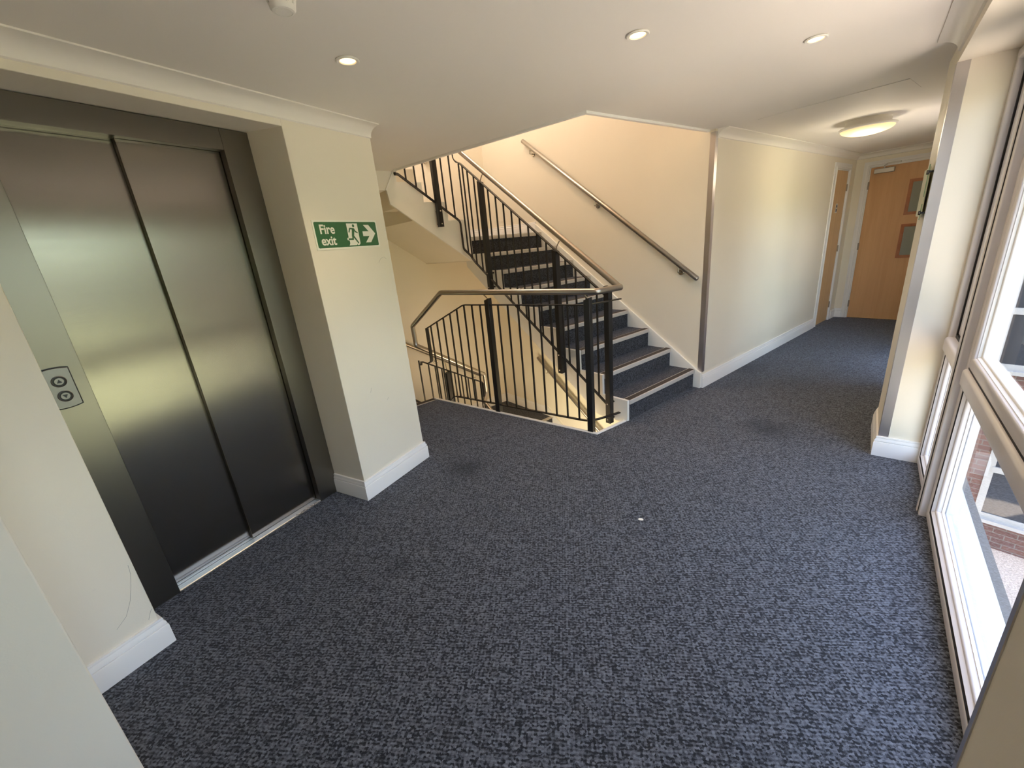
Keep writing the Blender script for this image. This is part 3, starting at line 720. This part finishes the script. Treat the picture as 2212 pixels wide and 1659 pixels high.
# ------------------------------------------------------------------ HANDRAILS and BALUSTRADES
HR = 0.0245
def post(name, base, top, along, parent, w=0.05, slope=0.02):
    """square bar with a top cut sloping along 'along'"""
    base, top = V(base), V(top); a = V(along).normalized(); b = Z.cross(a)
    h = w / 2; bm = BM()
    hexa(bm, [base - a * h - b * h, base + a * h - b * h, base + a * h + b * h, base - a * h + b * h,
              top - a * h - b * h - Z * slope, top + a * h - b * h + Z * 0, top + a * h + b * h, top - a * h + b * h - Z * slope])
    return obj(name, bm, BLACK, parent, bevel=0.002)
def bar(name, a, b, parent, w=0.0125, along=None):
    bm = BM(); d = (V(b) - V(a)).normalized(); al = V(along).normalized(); r = d.cross(al).normalized()
    sweep(bm, rect(w, w), [a, b], al, basis=(r, r.cross(d))); return obj(name, bm, BLACK, parent)
def flatbar(name, path, parent, w=0.026, t=0.009, rad=0.03, basis=None):
    bm = BM(); sweep(bm, rect(w, t), rounded(path, rad), basis=basis); return obj(name, bm, BLACK, parent)
def bolt(pt, d, parent, L=0.06, r=0.009):
    """stand-off pin from the post back to the string, with a domed steel bolt head"""
    bm = BM(); d = V(d).normalized(); lathe(bm, [(r, 0), (r, L)], V(pt), d, 14); s_ = obj('standoff', bm, BLACK, parent)
    bm = BM(); lathe(bm, [(0.008, 0), (0.0075, 0.004), (0.004, 0.007), (0, 0.008)], V(pt) - d * 0.052, -d, 14); obj('bolt_head', bm, SATIN, s_)
def saddle(top, rail, parent):
    """slim rod that carries the handrail off a post"""
    bm = BM(); tube(bm, rounded([top, V(top) * 0.55 + V(rail) * 0.45 + Z * 0.004, rail], 0.01), 0.0055, 10); return obj('rail_bracket', bm, SATIN, parent)

# --- landing guard
gd = (P(*GL) - P(*GC)).normalized(); gn = Z.cross(gd)
if gn.dot(UD) < 0: gn = -gn
G0 = P(*GC) + gn * 0.035
sdir = gd.dot(SD)
def G(s, z): return G0 + gd * ((s - GC[0]) / sdir) + Z * z
lb = thing('balustrade', 'black barred landing guard with a steel handrail at the edge of the stairwell', 'balustrade', G(0.17, 0))
hz = 1.165
bm = BM(); tube(bm, rounded([P(0.09, -1.2, hz), G(0.09, hz + 0.002), G(1.745, hz + 0.004), G(2.255, 0.812), G(2.25, 0.60)], 0.022, 4), HR, 18); obj('handrail', bm, TUBE, lb)
flatbar('top_rail', [P(0.13, -1.15, 1.066), G(0.165, 1.066), G(1.46, 1.052), G(2.034, 0.794)], lb, rad=0.02)
flatbar('bottom_rail', [P(0.13, -1.17, 0.08), P(0.17, -1.40, 0.085), G(0.20, 0.09), G(1.76, 0.072), G(1.86, -0.05)], lb, rad=0.05)
post('post', G(0.168, -0.18), G(0.168, 1.125), gd * -1, lb)
post('post', G(1.152, -0.18), G(1.152, 1.118), gd * -1, lb)
saddle(G(0.168, 1.115), G(0.195, 1.145) , lb); saddle(G(1.152, 1.108), G(1.20, 1.15), lb)
bm = BM(); sweep(bm, rect(0.038, 0.012), rounded([G(2.03, 0.80), G(2.03, 0.43), G(2.10, 0.40)], 0.03), basis=(gn, gd)); obj('end_bar', bm, BLACK, lb)
for k in range(1, 9): s_ = 0.168 + (1.152 - 0.168) * k / 9; bar('baluster', G(s_, 0.09 - (s_ - 0.2) * 0.0115), G(s_, 1.064 - (s_ - .165) * 0.0105), lb, along=gd)
for k in range(1, 9):
    s_ = 1.152 + (2.005 - 1.152) * k / 8.4
    zt = 1.052 if s_ < 1.46 else 1.052 - (s_ - 1.46) * 0.449
    bar('baluster', G(s_, 0.072 if s_ < 1.76 else -0.12), G(s_, zt), lb, along=gd)
# --- balustrade of the climbing stairs
RU = -1.20
sb_ = thing('balustrade', 'black barred stair balustrade with a steel handrail climbing the main flight', 'balustrade', P(0.2, RU, 0))
hrz = lambda s: 1.066 + 0.6905 * s
trz = lambda s: 0.93 + 0.697 * s
lrz = lambda s: -0.028 + 0.70 * s
bm = BM(); tube(bm, rounded([P(0.092, -1.225, hz), P(0.098, RU, hz - 0.002), P(2.16, RU, hrz(2.16)), P(2.18, -1.29, hrz(2.2) + 0.06), P(2.18, -1.29, hrz(2.2) + 0.30), P(2.18, -2.2, 3.55)], 0.03, 4), HR, 18); obj('handrail', bm, TUBE, sb_)
flatbar('top_rail', [P(0.245, RU, trz(0.245)), P(2.14, RU, trz(2.14)), P(2.20, RU - 0.01, trz(2.16) + 0.01), P(2.16, -1.265, trz(2.16) + 0.03), P(2.16, -1.270, 2.80), P(2.16, -2.1, 3.38)], sb_, rad=0.03)
flatbar('bottom_rail', [P(0.22, RU, lrz(0.22)), P(2.05, RU, lrz(2.05)), P(2.13, RU, 1.485), P(2.145, -1.24, 1.53), P(2.145, -1.27, 1.56), P(2.145, -1.275, 1.848), P(2.145, -1.925, 2.300), P(2.145, -1.965, 2.300)], sb_, rad=0.03)
for s_, zb, zt in ((0.215, -0.03, hrz(0.2) - 0.03), (0.785, 0.335, 1.485), (1.807, 1.10, 2.20)):
    post('post', P(s_, RU, zb), P(s_, RU, zt), SD, sb_)
    for dz in (0.035, 0.185): bolt(P(s_, RU + 0.026, zb + dz), UD, sb_, 0.034)
for s_, zt in ((0.785, 1.475), (1.807, 2.19)): saddle(P(s_, RU, zt), P(s_ - 0.055, RU, hrz(s_ - 0.055) - 0.02), sb_)
for a, b, n in ((0.215, 0.785, 5), (0.785, 1.807, 9)):
    for k in range(1, n): s_ = a + (b - a) * k / n; bar('baluster', P(s_, RU, lrz(s_)), P(s_, RU, trz(s_)), sb_, along=SD)
for s_ in (1.915, 2.02, 2.10): bar('baluster', P(s_, RU, lrz(s_)), P(s_, RU, trz(s_)), sb_, along=SD)
bar('baluster', P(2.165, RU, 1.50), P(2.165, RU, trz(2.14)), sb_, along=SD)
post('post', P(2.130, -1.53, 1.80), P(2.130, -1.53, 3.0), UD * -1, sb_)
for dz in (0.03, 0.155): bolt(P(2.130 + 0.026, -1.53, 1.80 + dz), SD, sb_, 0.036)
for k, u_ in enumerate((-1.33, -1.43, -1.645, -1.745, -1.845)): bar('baluster', P(2.145, u_, 1.848 + (-1.275 - u_) * 0.703), P(2.145, u_, 2.80 + (-1.235 - u_) * 0.69), sb_, along=UD)
flatbar('bottom_rail_end', [P(2.145, -1.955, 2.300), P(2.145, -1.955, 2.42)], sb_, basis=(SD, UD))
# --- balustrade of the flight going down
RS = 2.25
db = thing('balustrade', 'black barred balustrade of the descending flight glimpsed beyond the landing guard', 'balustrade', P(RS, -1.64, -0.6))
dh = lambda u: 0.605 - 0.655 * (u + 2.0)
dt = lambda u: 0.408 - 0.597 * (u + 1.96)
bm = BM(); tube(bm, rounded([G(2.25, 0.625), P(RS, -1.985, dh(-1.99)), P(RS, -1.118, dh(-1.118)), P(RS, -1.118, -0.22), P(2.20, -1.2, -0.31), P(0.5, -1.2, -1.48)], 0.025, 4), HR, 18); obj('handrail', bm, TUBE, db)
flatbar('top_rail', [P(2.12, -2.02, 0.40), P(RS - 0.02, -1.96, dt(-1.96)), P(RS - 0.02, -1.175, dt(-1.175)), P(RS - 0.02, -1.175, -0.60), P(2.1, -1.2, -0.70)], db, rad=0.02)
flatbar('bottom_rail', [P(RS - 0.02, -1.90, -0.32), P(RS - 0.02, -1.15, -0.80)], db)
post('post', P(RS, -1.64, -0.75), P(RS, -1.64, 0.205), UD, db)
saddle(P(RS, -1.64, 0.20), P(RS, -1.66, dh(-1.66) - 0.02), db)
for u_ in (-1.99, -1.88, -1.80, -1.72, -1.56, -1.47, -1.38, -1.29, -1.21): bar('baluster', P(RS - 0.02, u_, dt(u_) - 1.0 * 0.75 - 0.06), P(RS - 0.02, u_, dt(u_)), db, along=UD)
# --- wall handrails
def wall_rail(a, b, brks, nrm, label, group):
    """tube a-b with swan-neck brackets; nrm points from wall to room"""
    a, b = V(a), V(b); d = (b - a).normalized(); nrm = V(nrm)
    h = thing('wall_handrail', label, 'handrail', a, group)
    bm = BM()
    pr_ = [(0, -0.004), (0.012, -0.003), (0.020, 0.002), (HR, 0.012)]
    L = (b - a).length
    lathe(bm, pr_ + [(HR, L - 0.012), (0.020, L - 0.002), (0.012, L + 0.003), (0, L + 0.004)], a, d, 20); obj('rail', bm, TUBE, h)
    for t in brks:
        c = a + d * (L * t)
        hz_ = V((d.x, d.y, 0)).normalized()
        wl_ = c - nrm * 0.058 - Z * 0.075
        bm = BM(); tube(bm, rounded([c - Z * 0.022, c - Z * 0.028 - hz_ * 0.006 , c - Z * 0.080 + nrm * 0.004, c - Z * 0.080 - nrm * 0.045], 0.012, 4), 0.0065, 10); br = obj('bracket', bm, SATIN, h)
        bm = BM(); lathe(bm, [(0.030, 0.0), (0.030, 0.006), (0.027, 0.009), (0, 0.009)], c - Z * 0.080 - nrm * 0.0595, nrm, 22); obj('wall_rose', bm, SATIN, br)
    return h
GRP = 'stainless handrails fixed to the stairwell walls'
wall_rail(P(0.062, -0.06, 1.091), P(2.401, -0.06, 2.763), (0.085, 0.52, 0.945), -UD, 'steel wall handrail on the cream wall above the climbing stairs', GRP)
wall_rail(P(2.40, -0.06, -0.022), P(0.7, -0.06, -1.30), (0.10, 0.85), -UD, 'steel wall handrail seen through the bars under the stairs', GRP)
wall_rail(P(WL - 0.06, -2.4, 0.90), P(WL - 0.06, -0.50, -0.34), (0.18, 0.62, 0.94), -SD, 'steel wall handrail on the far wall behind the low bars', GRP)
wall_rail(P(WL - 0.06, -0.83, 2.68), P(WL - 0.06, -2.2, 3.60), (0.08, 0.9), -SD, 'end of a steel wall handrail glimpsed behind the upper bars', GRP)

# ------------------------------------------------------------------ DOORS
def fend(a, b, c): return P(-a, UE - b, c)          # a: across from the corridor wall, b: into the corridor, c: up
d1 = thing('door_1', 'pale veneered door with two small glazed panels at the end of the corridor', None, fend(0.62, 0, 0), kind='structure')
bm = BM(); box(bm, 0.180, 1.062, -0.045, -0.003, 0.004, 2.130, fend); leaf = obj('door_leaf', bm, DOORW, d1, bevel=0.002)
def arch(f, a0, a1, zt, w, t, parent, name='architrave'):
    bm = BM()
    pr_ = [(0, 0), (0, t), (w * 0.2, t), (w * 0.3, t * 0.7), (w * 0.75, t * 0.7), (w * 0.85, t * 0.5), (w, t * 0.45), (w, 0)]
    path = [f(a0, 0, 0), f(a0, 0, zt), f(a1, 0, zt), f(a1, 0, 0)]
    nrm = (f(0, 1, 0) - f(0, 0, 0)).normalized(); side = (f(1, 0, 0) - f(0, 0, 0)).normalized()
    sweep(bm, [(-x, y) for x, y in pr_] if True else pr_, path, basis=(side, nrm)); return obj(name, bm, WHITE, parent)
arch(fend, 0.168, 1.074, 2.142, 0.070, 0.022, d1)
bm = BM()
for a0, a1, z0, z1 in ((0.155, 0.1795, 0, 2.155), (1.0625, 1.085, 0, 2.155), (0.155, 1.085, 2.131, 2.155)): box(bm, a0, a1, -0.10, 0.001, z0, z1, fend)
obj('door_lining', bm, WHITE, d1)
for z0, z1 in ((0.888, 1.343), (1.462, 1.917)):
    bm = BM(); path = [fend(0.622, -0.003, z0), fend(0.622, -0.003, z1), fend(0.90, -0.003, z1), fend(0.90, -0.003, z0)]
    sweep(bm, [(0, 0), (0, 0.014), (0.03, 0.010), (0.038, 0.003), (0.038, 0)], path, closed=True, basis=((fend(1, 0, 0) - fend(0, 0, 0)), -UD)); vp = obj('vision_panel_frame', bm, BEADW, leaf)
    bm = BM(); box(bm, 0.655, 0.868, -0.003, -0.0005, z0 + 0.033, z1 - 0.033, fend); obj('vision_panel_glass', bm, OBSC, vp)
for zc in (0.22, 1.07, 1.90):
    bm = BM(); box(bm, 0.163, 0.186, -0.002, 0.004, zc - 0.05, zc + 0.05, fend); lathe(bm, [(0.007, -0.05), (0.007, 0.05)], fend(0.178, 0.006, zc), Z, 12); obj('hinge', bm, BRASS, d1)
dc = thing('door_closer', 'silver overhead door closer on the corridor door', 'door closer', fend(0.33, 0, 2.07))
bm = BM(); box(bm, 0.225, 0.445, 0.0, 0.055, 2.045, 2.105, fend); obj('closer_body', bm, CLOSER, dc, bevel=0.006)
bm = BM(); box(bm, 0.36, 0.50, 0.02, 0.045, 2.150, 2.168, fend); tube(bm, [fend(0.33, 0.03, 2.10), fend(0.33, 0.03, 2.135), fend(0.37, 0.035, 2.16)], 0.008, 10); obj('closer_arm', bm, CLOSER, dc)

def fcup(a, b, c): return P(-b, a, c)               # a: along the corridor, b: out of the wall, c: up
bm = BM(); box(bm, 0.12, 1.12, -0.16, -0.10, -0.2, 2.2, fend); obj('door_light_block', bm, DARKGAP, d1)  # added unseen dark box, stops outside light showing under the leaf
d2 = thing('door_2', 'narrow pale veneered riser cupboard door with a small round sign', None, fcup(3.64, 0, 0), kind='structure')
bm = BM(); box(bm, 3.355, 3.915, -0.04, -0.004, 0.004, 2.115, fcup); cl = obj('door_leaf', bm, CUPW, d2, bevel=0.002)
bm = BM()
for a0, a1, z0, z1 in ((3.33, 3.354, 0, 2.14), (3.916, 3.94, 0, 2.14), (3.33, 3.94, 2.116, 2.14)): box(bm, a0, a1, -0.10, 0.001, z0, z1, fcup)
obj('door_lining', bm, WHITE, d2)
arch(fcup, 3.340, 3.930, 2.128, 0.075, 0.020, d2)
for zc in (0.245, 1.075, 1.90):
    bm = BM(); box(bm, 3.905, 3.925, -0.002, 0.004, zc - 0.045, zc + 0.045, fcup); lathe(bm, [(0.007, -0.045), (0.007, 0.045)], fcup(3.914, 0.006, zc), Z, 12); obj('hinge', bm, BRASS, d2)
bm = BM(); lathe(bm, [(0.012, 0), (0.012, 0.004), (0.005, 0.005), (0.005, 0.012), (0, 0.013)], fcup(3.375, -0.004, 1.08), SD * -1, 14); obj('keyhole_cover', bm, BRASS, d2)
# little door sign
ds = thing('door_sign', 'small white fire door sign with a dark oval on the cupboard door', 'sign', fcup(3.60, 0, 1.635))
bm = BM(); box(bm, 3.560, 3.640, -0.004, -0.002, 1.575, 1.695, fcup); obj('plate', bm, PAPER, ds)
bm = BM(); prism(bm, [fcup(3.60 + 0.032 * math.cos(k * math.pi / 12), -0.002, 1.635 + 0.054 * math.sin(k * math.pi / 12)) for k in range(24)], -SD * 0.0008); obj('oval', tri(bm), SIGNB, ds)
bm = BM(); box(bm, 3.577, 3.623, -0.0012, -0.0006, 1.625, 1.645, fcup); obj('white_band', bm, PAPER, ds)

# ------------------------------------------------------------------ NOTICE HOLDER on the right wall
nh = thing('notice_holder', 'greenish notice plate on dark clips with green tape on the right pillar wall', 'notice', PC + WD * 0.26 + Z * 1.62)
fn = lambda a, b, c: PC + WD * a - OD * b + Z * c
bm = BM(); box(bm, 0.06, 0.42, 0.012, 0.017, 1.495, 1.755, fn); obj('plate', bm, ACRYL, nh, bevel=0.001)
for zc in (1.517, 1.728):
    bm = BM(); box(bm, 0.012, 0.085, 0.016, 0.024, zc - 0.006, zc + 0.006, fn); box(bm, 0.012, 0.02, 0.0, 0.020, zc - 0.004, zc + 0.004, fn); box(bm, 0.07, 0.09, 0.016, 0.027, zc - 0.011, zc + 0.011, fn); obj('clip', bm, BTN, nh)
for z0, z1 in ((1.60, 1.770), (1.478, 1.565)):
    bm = BM(); box(bm, 0.075, 0.125, 0.0165, 0.0178, z0, z1, fn); obj('tape_strip', bm, TAPE, nh)

# ------------------------------------------------------------------ CEILING FITTINGS
def downlight(label, loc):
    t = thing('downlight', label, 'downlight', (loc[0], loc[1], CEIL), 'recessed downlights in the landing ceiling')
    c = (loc[0], loc[1], CEIL)
    bm = BM(); lathe(bm, [(0.032, -0.001), (0.046, -0.002), (0.047, -0.005), (0.044, -0.008), (0.034, -0.007), (0.031, -0.002), (0.030, 0.0)], c, Z, 32, cap=False); obj('bezel', bm, PLASTIC, t)
    bm = BM(); lathe(bm, [(0.031, -0.0035), (0.020, -0.005), (0, -0.0055)], c, Z, 28, cap=False); obj('lamp', bm, LAMPW, t)
    return t
def tree_copy(o, parent=None):
    c = o.copy(); COL.objects.link(c); c.parent = parent
    for ch in list(o.children): tree_copy(ch, c)
    return c
dl = downlight('lit recessed downlight nearest the lift', (-1.507, 1.495))
for (x, y), lab in (((-0.475, 2.113), 'lit recessed downlight in the middle of the landing ceiling'), ((0.193, 2.747), 'lit recessed downlight nearest the window side and corridor')):
    c = tree_copy(dl); c.location = (x, y, CEIL); c['label'] = lab
sm = thing('smoke_detector', 'white smoke detector on the ceiling at the top edge of the view', 'smoke detector', (-1.275, 1.043, CEIL))
c = (-1.275, 1.043, CEIL)
bm = BM(); lathe(bm, [(0.052, 0), (0.052, -0.010), (0.048, -0.016), (0.040, -0.018), (0, -0.018)], c, Z, 36, cap=False); obj('base', bm, PLASTIC, sm)
bm = BM(); lathe(bm, [(0.040, -0.016), (0.039, -0.026), (0.033, -0.044), (0.0, -0.044)], c, Z, 36, cap=False); obj('chamber', bm, BTN, sm)
bm = BM()
for k in range(12):
    a = 2 * math.pi * k / 12; dx, dy = V((math.cos(a), math.sin(a), 0)), V((-math.sin(a), math.cos(a), 0)); w = 0.0082
    C0 = V(c)
    hexa(bm, [C0 + dx * 0.031 + dy * -w * .8 - Z * 0.050, C0 + dx * 0.036 + dy * -w * .8 - Z * 0.050, C0 + dx * 0.036 + dy * w * .8 - Z * 0.050, C0 + dx * 0.031 + dy * w * .8 - Z * 0.050,
              C0 + dx * 0.040 + dy * -w - Z * 0.016, C0 + dx * 0.045 + dy * -w - Z * 0.016, C0 + dx * 0.045 + dy * w - Z * 0.016, C0 + dx * 0.040 + dy * w - Z * 0.016])
obj('louvre_ring', bm, PLASTIC, sm)
bm = BM(); lathe(bm, [(0.037, -0.046), (0.036, -0.054), (0.031, -0.060), (0.026, -0.061), (0.025, -0.0595), (0.024, -0.061), (0, -0.062)], c, Z, 36, cap=False); obj('cap', bm, PLASTIC, sm)
bk = thing('ceiling_light', 'round lit bulkhead light on the corridor ceiling', 'ceiling light', (0.84, 5.313, CEIL))
c = (0.84, 5.313, CEIL)
bm = BM(); lathe(bm, [(0.165, 0), (0.165, -0.035), (0.172, -0.045), (0.20, -0.050), (0.208, -0.056), (0.208, -0.066), (0.200, -0.072), (0.190, -0.070)], c, Z, 48, cap=False); obj('base_ring', bm, PLASTIC, bk)
bm = BM(); lathe(bm, [(0.196, -0.066)] + [(0.196 * math.cos(math.radians(a)), -0.068 - 0.055 * math.sin(math.radians(a))) for a in range(10, 90, 10)] + [(0, -0.123)], c, Z, 48, cap=False); obj('diffuser', bm, BULK, bk)

# ------------------------------------------------------------------ SMALL THINGS ON THE FLOOR
bm = BM(); prism(bm, [V((-0.427 + dx, 2.042 + dy, 0.001)) for dx, dy in ((-0.014, -0.004), (-0.002, -0.010), (0.013, -0.006), (0.016, 0.003), (0.006, 0.011), (-0.008, 0.008))], (0, 0, 0.002))
tag(obj('paper_scrap', tri(bm), PAPER, origin=(-0.427, 2.042, 0)), 'tiny torn scrap of white paper on the open carpet', 'paper scrap')
bm = BM()
for k in range(3):
    y = 1.26 + 0.055 * k; pts = [V((-2.447 - 0.010 * math.sin(j * 1.7 + k), y + 0.010 * j, 0.012 + 0.003 * math.sin(j * 2.3))) for j in range(7)]
    tube(bm, pts, 0.0012, 6)
tag(obj('loose_thread', bm, THREAD, origin=(-2.452, 1.29, 0.010)), 'frayed dark carpet thread lying on the metal lift sill', 'thread')

# ------------------------------------------------------------------ OUTSIDE
GZ = -3.2
bm = BM(); box(bm, -60, 80, -60, 80, GZ - 0.3, GZ)
struct('ground_outside', bm, LAWN, 'lawn outside the windows')
D1 = V((0.921, -0.387, 0)); N1 = V((-0.387, -0.921, 0)); W0 = V((3.136, 7.5, 0))
fo = lambda a, b, c: W0 + D1 * a + N1 * b + Z * c
bm = BM(); box(bm, -0.36, 4.4, -3.0, 0.0, GZ, 3.4, fo)
uv = bm.loops.layers.uv.new('uv')
for f_ in bm.faces:
    for l in f_.loops: l[uv].uv = ((l.vert.co - W0).dot(D1) + (l.vert.co - W0).dot(N1), l.vert.co.z)
struct('building_outside', bm, BRICK, 'red brick wing with white windows seen through the glass')
bm = BM(); box(bm, -9.0, 12.0, 0.25, 7.5, GZ, GZ + 0.02, fw); struct('path_outside', bm, GRAVEL)
def outwin(n, a0, a1, z0, z1):
    w = thing('window_%d' % n, None, None, fo((a0 + a1) / 2, 0, z0), kind='structure')
    bm = BM(); path = [fo(a0, 0, z0), fo(a0, 0, z1), fo(a1, 0, z1), fo(a1, 0, z0)]
    sweep(bm, [(0, -0.02), (0, 0.03), (0.075, 0.03), (0.075, -0.02)], path, closed=True, basis=(D1, N1)); obj('window_frame', bm, OUTFR, w)
    bm = BM(); box(bm, a0 + 0.07, a1 - 0.07, 0.0, 0.012, z0 + 0.07, z1 - 0.07, fo); obj('glass', bm, DKGLASS, w)
    bm = BM(); box(bm, a0 - 0.03, a1 + 0.03, 0.0, 0.09, z0 - 0.05, z0, fo); obj('sill', bm, OUTFR, w)
    bm = BM(); box(bm, a0 + 0.05, a1 - 0.05, 0.0, 0.04, z0 + 0.72, z0 + 0.80, fo); obj('transom', bm, OUTFR, w)
outwin(4, -0.01, 0.78, -2.72, -0.95)
outwin(5, -0.25, 0.78, -0.55, 1.45)
# hedge and trees beyond the lawn
def leafcloud(bm, c, rad, n, sz):
    for _ in range(n):
        while True:
            d = V((random.uniform(-1, 1), random.uniform(-1, 1), random.uniform(-1, 1)))
            if 0.35 < d.length < 1: break
        p = V(c) + V((d.x * rad[0], d.y * rad[1], d.z * rad[2]))
        a = V((random.gauss(0, 1), random.gauss(0, 1), random.gauss(0, 1))).normalized(); b = a.orthogonal().normalized(); s_ = sz * random.uniform(.6, 1.3)
        vs = [bm.verts.new(p + a * s_), bm.verts.new(p + b * s_ * .55), bm.verts.new(p - a * s_), bm.verts.new(p - b * s_ * .55)]
        bm.faces.new(vs)
def treething(x, y, h, r, label):
    t = thing('broadleaf_tree', label, 'tree', (x, y, GZ), 'trees beyond the lawn')
    bm = BM(); lathe(bm, [(0.22, 0), (0.15, h * .35), (0.08, h * .7), (0.03, h * .9)], (x, y, GZ), Z, 12); obj('trunk', bm, BARK, t)
    bm = BM()
    for k in range(9):
        a = k * 2.4; rr_ = r * 0.55 * math.sqrt((k + .5) / 9)
        leafcloud(bm, (x + rr_ * math.cos(a), y + rr_ * math.sin(a), GZ + h * (.50 + .40 * ((k * 37) % 9) / 9)), (r * .55, r * .55, r * .5), 420, 0.16)
    obj('crown', bm, LEAF, t, fix=False)
for k, (x, y, h, r) in enumerate(((9.0, -4.2, 7.2, 2.6), (10.2, 1.0, 7.6, 2.7), (10.6, 6.6, 7.2, 2.6), (12.5, -9.8, 8.0, 3.0))):
    treething(x, y, h, r, 'green leafy tree outside beyond the tall windows')

# ------------------------------------------------------------------ LIGHT
def lamp(kind, name, loc, energy, col, **kw):
    d = bpy.data.lights.new(name, kind); d.energy = energy; d.color = col
    for k, v in kw.items(): setattr(d, k, v)
    o = bpy.data.objects.new(name, d); COL.objects.link(o); o.location = loc; return o
WARM = (1.0, 0.74, 0.44)
for i, (x, y) in enumerate(((-1.507, 1.495), (-0.475, 2.113), (0.193, 2.747))):
    lamp('SPOT', 'downlight_beam', (x, y, CEIL - 0.02), 9, WARM, spot_size=math.radians(120), spot_blend=0.8, shadow_soft_size=0.03)
lamp('POINT', 'corridor_lamp', (0.84, 5.313, CEIL - 0.20), 4, (1.0, 0.84, 0.60), shadow_soft_size=0.15)
lamp('POINT', 'upper_well_fill', P(1.6, -1.6, 4.4), 34, (1.0, 0.66, 0.40), shadow_soft_size=0.2)  # added fill with no fitting, warms and brightens the stair wall
lamp('POINT', 'upper_end_wall_fill', P(2.6, -1.5, 3.9), 24, (1.0, 0.95, 0.86), shadow_soft_size=0.2)  # added whiter fill with no fitting, brightens the stairwell end wall
lamp('POINT', 'lower_well_fill', P(1.5, -1.56, -0.7), 18, (1.0, 0.68, 0.36), shadow_soft_size=0.25)  # added fill hanging free in the well, lifts the soffit and lower wall
sun = lamp('SUN', 'sun', (0, 0, 30), 22.0, (1.0, 0.95, 0.86), angle=math.radians(1))
sun.rotation_euler = V((0.09, -0.55, -0.80)).to_track_quat('-Z', 'Y').to_euler()
w = bpy.data.worlds.new('World'); SC.world = w; w.use_nodes = True
nt = w.node_tree; bg = nt.nodes['Background']
sk = nt.nodes.new('ShaderNodeTexSky'); sk.sky_type = 'NISHITA'; sk.sun_disc = False; sk.sun_elevation = math.radians(48); sk.sun_rotation = math.radians(240); sk.air_density = 1.0; sk.dust_density = 3.0
mxs = nt.nodes.new('ShaderNodeMix'); mxs.data_type = 'RGBA'; mxs.inputs['Factor'].default_value = 0.45; mxs.inputs['B'].default_value = (0.9, 0.88, 0.86, 1)
nt.links.new(sk.outputs['Color'], mxs.inputs['A']); nt.links.new(mxs.outputs['Result'], bg.inputs['Color']); bg.inputs['Strength'].default_value = 1.5

# ------------------------------------------------------------------ CAMERA
cam = bpy.data.cameras.new('Camera'); co = bpy.data.objects.new('Camera', cam); COL.objects.link(co)
RM = Matrix(((0.875, 0.476, -0.089), (0.078, -0.320, -0.944), (-0.478, 0.819, -0.317)))   # rows: image right, image down, forward
right = RM[0].normalized(); fwd = RM[2].normalized(); right = (right - fwd * right.dot(fwd)).normalized(); upv = right.cross(fwd)
co.matrix_world = Matrix(((right.x, upv.x, -fwd.x, 0), (right.y, upv.y, -fwd.y, 0), (right.z, upv.z, -fwd.z, 1.55), (0, 0, 0, 1)))
cam.sensor_fit = 'HORIZONTAL'; cam.sensor_width = 36; cam.lens = 36 * 892.53 / 2212; cam.clip_start = 0.02; cam.clip_end = 300
SC.camera = co
vs = SC.view_settings; vs.view_transform = 'Standard'; vs.look = 'None'; vs.gamma = 1; vs.use_curve_mapping = False; vs.exposure = 1.20
SC.cycles.diffuse_bounces = 8; SC.cycles.max_bounces = 16; SC.cycles.transparent_max_bounces = 16
